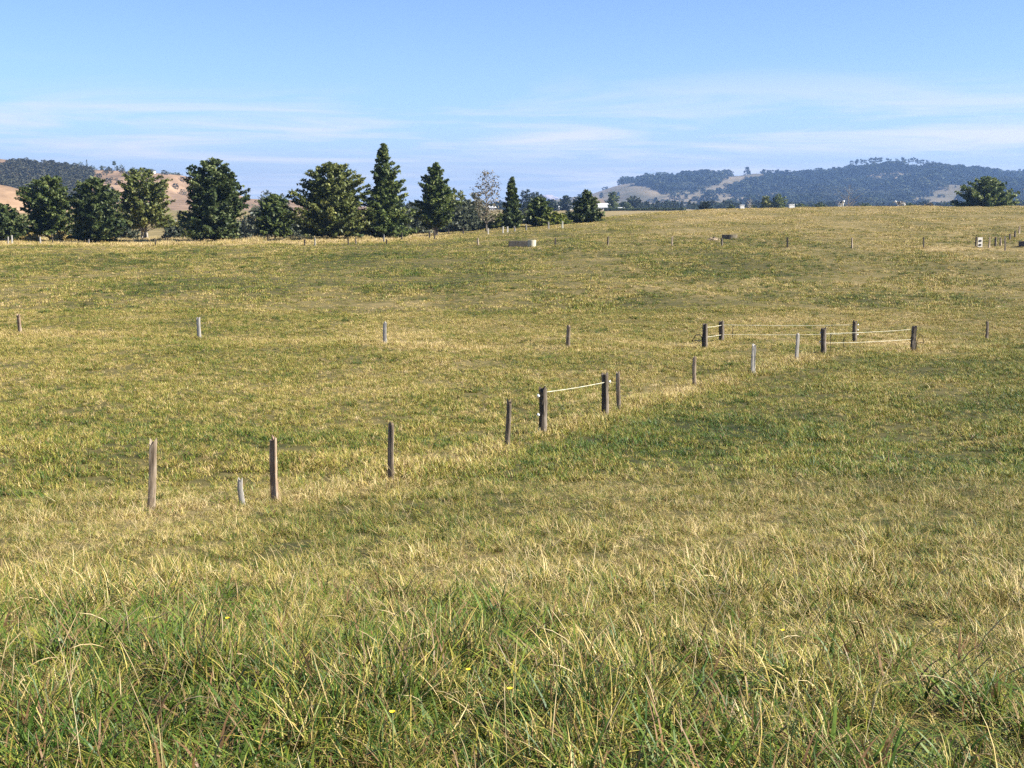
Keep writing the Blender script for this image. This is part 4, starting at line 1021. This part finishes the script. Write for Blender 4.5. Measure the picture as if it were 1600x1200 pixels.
# white boxes standing on the crest
def white_box(px, wpx, top, Y, label):
    Y = Y * K; q = at(px, top, Y); g = Hs(q.x, Y); W = wpx / FPX * Y; h = max(.9, q.z - g)
    root = empty("white_box", (q.x, Y, g), .1); tag(root, label, "box", "white boxes on the crest")
    obj("lower_box", box_mesh("lower_box", (-W / 2, -.45, -.1), (W / 2, .45, h * .52), .02), M_WHITE, root)
    obj("upper_box", box_mesh("upper_box", (-W / 2 + .012, -.435, h * .535), (W / 2 - .012, .435, h - .1), .02), M_WHITE, root)
    obj("lid", box_mesh("lid", (-W / 2 - .04, -.5, h - .095), (W / 2 + .04, .5, h), .02), M_WHITEPLASTIC, root)
white_box(1236.5, 8.5, 321.0, 190, "larger white box on the crest left of the pale bare tree")
white_box(1159, 6.5, 326.5, 186, "smaller white box on the crest near the short dead tree")

# ------------------------------------------------------------------ cattle
def cow(px, top, Y, rz, label, seed, head_white=True, patch=0.0):
    Y = Y * K; q = at(px, top, Y); g = Hs(q.x, Y)
    root = empty("cow", (q.x, Y, g), rz); tag(root, label, "cow", "cattle on the crest")
    V = [(0, 0, 1.02), (.42, 0, 1.05), (.80, 0, 1.08), (1.05, 0, 1.20), (1.28, 0, 1.38), (1.48, 0, 1.36), (1.72, 0, 1.18),      # 0-6 spine forward to muzzle (+X)
         (-.42, 0, 1.06), (-.78, 0, 1.12)]                                                                                # 7,8 hips
    R = [(.36, .40), (.35, .40), (.30, .36), (.20, .25), (.17, .19), (.14, .15), (.09, .09), (.35, .37), (.27, .28)]
    E = [(0, 1), (1, 2), (2, 3), (3, 4), (4, 5), (5, 6), (0, 7), (7, 8)]
    for s in (-1, 1):
        b = len(V); V += [(.78, .20 * s, .78), (.76, .20 * s, .42), (.78, .20 * s, .04)]; R += [(.15, .15), (.07, .07), (.06, .06)]; E += [(2, b), (b, b + 1), (b + 1, b + 2)]
        b = len(V); V += [(-.72, .21 * s, .80), (-.86, .21 * s, .44), (-.80, .21 * s, .04)]; R += [(.19, .16), (.075, .07), (.06, .06)]; E += [(8, b), (b, b + 1), (b + 1, b + 2)]
        b = len(V); V += [(1.38, .26 * s, 1.45)]; R += [(.035, .05)]; E += [(4, b)]
    b = len(V); V += [(-1.04, 0, 1.20), (-1.10, 0, .62)]; R += [(.035, .035), (.045, .045)]; E += [(8, b), (b, b + 1)]
    me = bpy.data.meshes.new("cow_frame"); me.from_pydata(V, E, []); me.update()
    t = bpy.data.objects.new("cow_frame", me); COL.objects.link(t)
    sk = t.modifiers.new("skin", 'SKIN'); sub = t.modifiers.new("sub", 'SUBSURF'); sub.levels = 2; sub.render_levels = 2
    for i, r in enumerate(R): me.skin_vertices[0].data[i].radius = r
    me.skin_vertices[0].data[0].use_root = True
    dg = bpy.context.evaluated_depsgraph_get()
    out = bpy.data.meshes.new_from_object(t.evaluated_get(dg)); bpy.data.objects.remove(t)
    out.polygons.foreach_set("use_smooth", [True] * len(out.polygons))
    m, nt, N, L, o_ = new_mat("cow_hide")
    tcn = N.new("ShaderNodeTexCoord"); nn = N.new("ShaderNodeTexNoise"); nn.inputs["Scale"].default_value = 1.5; nn.inputs["Detail"].default_value = 1
    mp = N.new("ShaderNodeMapping"); mp.inputs["Location"].default_value = (seed * 1.7, seed * .9, seed); L.new(tcn.outputs["Object"], mp.inputs[0]); L.new(mp.outputs[0], nn.inputs["Vector"])
    sx = N.new("ShaderNodeSeparateXYZ"); L.new(tcn.outputs["Object"], sx.inputs[0])
    mr = N.new("ShaderNodeMapRange"); mr.inputs[1].default_value = 1.0; mr.inputs[2].default_value = 1.25; L.new(sx.outputs[0], mr.inputs[0])
    mz = N.new("ShaderNodeMapRange"); mz.inputs[1].default_value = 1.08; mz.inputs[2].default_value = .85; L.new(sx.outputs[2], mz.inputs[0])
    c1 = N.new("ShaderNodeMath"); c1.operation = 'MULTIPLY_ADD'; L.new(mr.outputs[0], c1.inputs[0]); c1.inputs[1].default_value = .45 if head_white else 0; L.new(nn.outputs[0], c1.inputs[2])
    c2 = N.new("ShaderNodeMath"); c2.operation = 'MULTIPLY_ADD'; L.new(mz.outputs[0], c2.inputs[0]); c2.inputs[1].default_value = .25; L.new(c1.outputs[0], c2.inputs[2])
    r = ramp(N, [(0, (.012, .012, .012)), (.56 - patch, (.016, .015, .015)), (.60 - patch, (.78, .75, .70)), (1, (.80, .78, .73))]); L.new(c2.outputs[0], r.inputs[0])
    p = N.new("ShaderNodeBsdfPrincipled"); p.inputs["Roughness"].default_value = .7; L.new(r.outputs[0], p.inputs["Base Color"]); L.new(p.outputs[0], o_.inputs[0])
    obj("body", out, m, root)
    for s in (-1, 1):
        tb = Tubes(); tb.add([(1.40, .09 * s, 1.50), (1.42, .17 * s, 1.60), (1.46, .16 * s, 1.68)], [.03, .02, .006], 6); obj("horn", tb.mesh("horn"), M_PALEBARK, root)
    return root
cow(1314, 316.5, 196, math.radians(-78), "black cow with white face and chest seen end-on on the crest", 3, True, -.06)
cow(1408, 317.0, 198, math.radians(178), "white-headed black and white cow standing side-on on the crest", 8, True, -.06)

# ------------------------------------------------------------------ grass
def tuft(seed, nb, rad, hmin, hmax, wid, seg, bend, dry_mu, dry_sd, upright=0.25):
    """a tuft of curved tapering blades; attribute v is how dry each blade is"""
    rng = np.random.default_rng(seed); V, F, A = [], [], []
    for b in range(nb):
        a0 = rng.uniform(0, 6.283); r0 = rad * math.sqrt(rng.uniform())
        x0, y0 = r0 * math.cos(a0), r0 * math.sin(a0)
        h = rng.uniform(hmin, hmax); az = rng.uniform(0, 6.283); th = abs(rng.normal(upright, .25)); cur = rng.uniform(.3, 1.0) * bend
        sd = az + math.pi / 2 + rng.normal(0, .5); wx, wy = math.cos(sd), math.sin(sd)
        w = wid * rng.uniform(.6, 1.35); p = np.array([x0, y0, -.02]); dv = float(np.clip(rng.normal(dry_mu, dry_sd), -.3, .9)); base = len(V)
        for i in range(seg + 1):
            q = i / seg; ww = w * (1 - q ** 1.6) * .5 + .0003
            if i == seg: V.append(tuple(p)); A.append(dv)
            else:
                V.append((p[0] - wx * ww, p[1] - wy * ww, p[2])); V.append((p[0] + wx * ww, p[1] + wy * ww, p[2])); A += [dv] * 2
            ang = th + cur * q * 1.5
            st = h / seg
            p = p + np.array([math.cos(az) * math.sin(ang), math.sin(az) * math.sin(ang), math.cos(ang)]) * st
        for i in range(seg):
            b0 = base + i * 2
            if i == seg - 1: F.append((b0, b0 + 1, b0 + 2))
            else: F.append((b0, b0 + 1, b0 + 3, b0 + 2))
    me = pydata("tuft", V, F)
    a = me.attributes.new("v", 'FLOAT', 'POINT'); a.data.foreach_set("value", np.array(A, np.float32))
    return me
def stalks(seed, nb, hmin, hmax, head=True):
    rng = np.random.default_rng(seed); tb = Tubes(); A = []
    for b in range(nb):
        az = rng.uniform(0, 6.283); h = rng.uniform(hmin, hmax); th = rng.uniform(.05, .6); cur = rng.uniform(.2, 1.5)
        p = Vector((rng.normal(0, .08), rng.normal(0, .08), -.03)); pts = []
        for i in range(8):
            pts.append(p.copy()); ang = th + cur * (i / 7) ** 1.5
            p += Vector((math.cos(az) * math.sin(ang), math.sin(az) * math.sin(ang), math.cos(ang))) * h / 7
        n0 = len(tb.V); w = rng.uniform(.0008, .0015)
        tb.add(pts, [w, w, w, w, w * .9, w * (2.0 if head else .8), w * (2.2 if head else .7), .0005], 3, cap=False)
        A += [float(rng.uniform(.1, .9))] * (len(tb.V) - n0)
    me = tb.mesh("stalks"); a = me.attributes.new("v", 'FLOAT', 'POINT'); a.data.foreach_set("value", np.array(A, np.float32))
    return me
def field_points(rng, y0, y1, dens):
    """points over the part of the paddock the camera can see, with a margin"""
    n = int(dens * (0.70 * (y1 ** 2 - y0 ** 2) + 8.0 * (y1 - y0)))
    y = rng.uniform(y0, y1, int(n * 1.0) * 2); w = .70 * y + 4.0
    keep = rng.uniform(size=len(y)) < w / w.max(); y = y[keep][:n]; w = .70 * y + 4.0
    x = rng.uniform(-1, 1, len(y)) * w
    return x, y * K
def grass_layer(name, seed, y0, y1, dens, protos, hscale, label, clumpy=.0, rough_tilt=.12, dry_off=0.0, pickw=None, tsd=.15, cs=.9):
    rng = np.random.default_rng(seed)
    x, y = field_points(rng, y0, y1, dens)
    if clumpy > 0:
        k = rng.uniform(size=len(x)) < np.clip(.72 + clumpy * N4(x, y, cs), .34, 1); x, y = x[k], y[k]
    n = len(x); z = H(x, y); d = dryness(x, y) + dry_off
    s = hscale(x, y) * rng.uniform(.7, 1.35, n) * np.clip(1 + (.16 if cs > .5 else .30) * N4(x, y, cs), .5, 1.8)
    rot = np.stack([rng.normal(0, rough_tilt, n), rng.normal(0, rough_tilt, n), rng.uniform(0, 6.283, n)], -1)
    pick = rng.integers(0, len(protos), n) if pickw is None else rng.choice(len(protos), n, p=pickw)
    xy = rng.uniform(.85, 1.25, n) * np.clip(s, .7, 1.3)
    scatter(name, np.stack([x, y, z], -1), rot, np.stack([xy, xy, s], -1), pick, {"dry": (d + rng.normal(0, tsd, n)).astype(np.float32)}, protos, label)
rank = lambda x, y: np.exp(-(seg_dist(x, y, LN) / .8) ** 2) + .8 * np.exp(-(seg_dist(x, y, LM) / .8) ** 2)
def near_h(x, y):
    bank = 1 - np.clip((y / K - 9.5) / 5, 0, 1)
    return (.50 + .15 * bank + .5 * rank(x, y)) * np.clip(1 + .30 * N3(x, y, .8), .72, 1.9)
NEAR = [(tuft(s, 24, .085, .06, .22, .0062, 4, 1.1, .0, .20, .42), M_GRASS) for s in range(1, 8)] + [(tuft(s, 22, .08, .08, .27, .0042, 5, 1.5, .30, .2, .55), M_GRASS) for s in range(8, 13)]
grass_layer("foreground_grass", 61, .6, 6.5, 700, NEAR, near_h, "long rough green and straw grass on the near bank", clumpy=.55, rough_tilt=.25, cs=.16)
grass_layer("bank_grass", 65, 6.3, 16, 260, NEAR, near_h, "matted straw-coloured grass on the slope down to the near fence", clumpy=.5, rough_tilt=.25, cs=.22)
MID = [(tuft(s, 30, .14, .08, .24, .014, 3, 1.2, .02, .16, .5), M_GRASS) for s in range(21, 29)] + [(tuft(s, 26, .13, .10, .28, .011, 3, 1.3, .22, .15, .5), M_GRASS) for s in range(29, 32)]
grass_layer("pasture_grass", 62, 15.5, 60, 64, MID, lambda x, y: .72 + .7 * rank(x, y), "short green and yellow pasture grass around the fences", clumpy=.2)
FAR = [(tuft(s, 40, .34, .07, .22, .032, 2, 1.1, .04, .12, .5), M_GRASS) for s in range(41, 47)]
def far_h(x, y):
    edge = np.clip((y / K - 124) / 5, 0, 1) * np.clip((-x - 8) / 14, 0, 1)
    return (.8 + .30 * np.clip(N1(x, y, 3.), -1, 2)) * (1 + 2.2 * edge)
grass_layer("far_pasture_grass", 63, 58, 215, 4.5, FAR, far_h, "short yellow-green grass of the far paddock and rise", rough_tilt=.1)
# broader bright green leaves in clumps at the foot of the bank
BROAD = [(tuft(s, 16, .07, .14, .32, .0105, 5, 1.5, -.12, .10, .5), M_GRASS) for s in range(81, 87)]
rng = np.random.default_rng(66); x, y = field_points(rng, 1.2, 7.0, 130); yk = y / K
w_ = np.exp(-(((x + 2.3) / 1.9) ** 2 + ((yk - 4.2) / 2.0) ** 2)) + .8 * np.exp(-(((x - 1.7) / 1.5) ** 2 + ((yk - 3.2) / 1.0) ** 2)) + .5 * np.exp(-((yk - 2.6) / .7) ** 2) + .7 * np.exp(-(((x + .4) / .8) ** 2 + ((yk - 4.6) / .7) ** 2))
k = rng.uniform(size=len(x)) < np.clip(w_ * (.55 + .6 * N1(x, y, .35)), .02, 1); x, y = x[k], y[k]; n = len(x); s = rng.uniform(.7, 1.3, n)
scatter("broad_leaf_grass", np.stack([x, y, H(x, y)], -1), np.stack([rng.normal(0, .2, n), rng.normal(0, .2, n), rng.uniform(0, 6.283, n)], -1), np.stack([s, s, s], -1), rng.integers(0, 6, n),
        {"dry": rng.normal(.30, .07, n)}, BROAD, "clumps of broad bright green grass leaves at the foot of the bank")
# separate tussocks of rank dark green grass that the stock leave standing
TUS = [(tuft(s, 60, .16, .14, .36, .012, 4, 1.2, -.02, .14, .45), M_GRASS) for s in range(51, 56)]
def tus_keep(y0, y1, dens, seed, name, label, off):
    rng = np.random.default_rng(seed); x, y = field_points(rng, y0, y1, dens)
    k = rng.uniform(size=len(x)) < np.clip(.35 + .45 * N3(x + 7, y, 3.0) + .25 * N1(x, y, 11.), .02, 1) * np.clip(.25 + y / 37, 0, 1); x, y = x[k], y[k]; n = len(x)
    s = np.clip(rng.lognormal(0, .28, n), .5, 1.5) * np.clip(.75 + y / 300, .6, 1.3); w = s * rng.uniform(.8, 1.6, n)
    scatter(name, np.stack([x, y, H(x, y)], -1), np.stack([rng.normal(0, .1, n), rng.normal(0, .1, n), rng.uniform(0, 6.283, n)], -1), np.stack([w, w, s * .8], -1), rng.integers(0, 5, n),
            {"dry": np.clip(dryness(x, y) + off + rng.normal(0, .08, n), 0, 1)}, TUS, label)
tus_keep(13, 130, 1.1, 71, "green_tussocks", "scattered darker green tussocks standing in the pasture", -.20)
tus_keep(12, 120, .5, 72, "straw_tussocks", "scattered straw-coloured tussocks standing in the pasture", .24)
# long dry stalks on the bank and under the fences
rng = np.random.default_rng(64)
x, y = field_points(rng, 1.6, 15, 7); k = rng.uniform(size=len(x)) < np.clip(.45 + .5 * N1(x, y, 2.0) + .3 * np.exp(-((y / K - 7) / 3) ** 2), .05, 1); x, y = x[k], y[k]
x2 = []; y2 = []
for (a0, b0), (a1, b1) in zip(LN[:-1], LN[1:]):
    m_ = int(math.hypot(a1 - a0, b1 - b0) * 7); q = rng.uniform(size=m_); x2 += list(a0 + (a1 - a0) * q + rng.normal(0, .5, m_)); y2 += list(b0 + (b1 - b0) * q + rng.normal(0, .5, m_))
x = np.concatenate([x, x2]); y = np.concatenate([y, y2]); n = len(x); s = rng.uniform(.55, 1.15, n)
scatter("dry_grass_stalks", np.stack([x, y, H(x, y)], -1), np.stack([rng.normal(0, .15, n), rng.normal(0, .15, n), rng.uniform(0, 6.283, n)], -1), np.stack([s, s, s], -1), rng.integers(0, 6, n),
        {"dry": rng.uniform(-.2, .2, n)}, [(stalks(s_, 4, .25, .60, s_ % 2 == 0), M_STALK) for s_ in range(6)], "long pale dry stalks arching out of the near grass")

# small yellow flowers in the near grass
for i, (px, py) in enumerate([(725, 1094), (1222, 1022), (362, 1001), (806, 1128), (618, 1170)]):
    p = ground_hit(px, py); h = .26
    p = ground_hit(px, py + h * .9 * FPX / p.length)
    root = empty("yellow_flower", p, i); tag(root, ["small yellow flower near the bottom, left of two in the middle", "small yellow flower alone in the grass at the lower right", "small yellow flower alone in the grass at the lower left", "small yellow flower right of the middle pair at the bottom", "small yellow flower nearest the bottom edge"][i], "flower", "yellow flowers in the near grass")
    tb = Tubes(); tb.add([(0, 0, -.05), (.01, 0, h * .5), (.02, .01, h)], [.003, .0025, .002], 5); obj("stem", tb.mesh("stem"), M_STEM, root)
    V, F = [], []
    for k in range(13):
        a_ = 6.283 * k / 13; b_ = len(V); c, s = math.cos(a_), math.sin(a_)
        V += [(.02 + .003 * c - .003 * s, .01 + .003 * s + .003 * c, h), (.02 + .003 * c + .003 * s, .01 + .003 * s - .003 * c, h), (.02 + .011 * c + .004 * s, .01 + .011 * s - .004 * c, h + .006), (.02 + .011 * c - .004 * s, .01 + .011 * s + .004 * c, h + .006)]
        F.append((b_, b_ + 1, b_ + 2, b_ + 3))
    obj("petals", pydata("petals", V, F), M_YELLOW, root)

# ------------------------------------------------------------------ haze
hz = box_mesh("haze", (-6600, -120, CAMZ - 16), (6600, 5600 * K, CAMZ + 265))
m, nt, N, L, out = new_mat("haze_air")
pv = N.new("ShaderNodeVolumePrincipled"); pv.inputs["Color"].default_value = (.34, .56, 1.0, 1); pv.inputs["Density"].default_value = .000118 / K
pv.inputs["Anisotropy"].default_value = .2
L.new(pv.outputs[0], out.inputs["Volume"])
tag(obj("haze", hz, m), "thin blue summer haze over the valley", kind="stuff")
for s_ in SIZES: print("POST", s_)
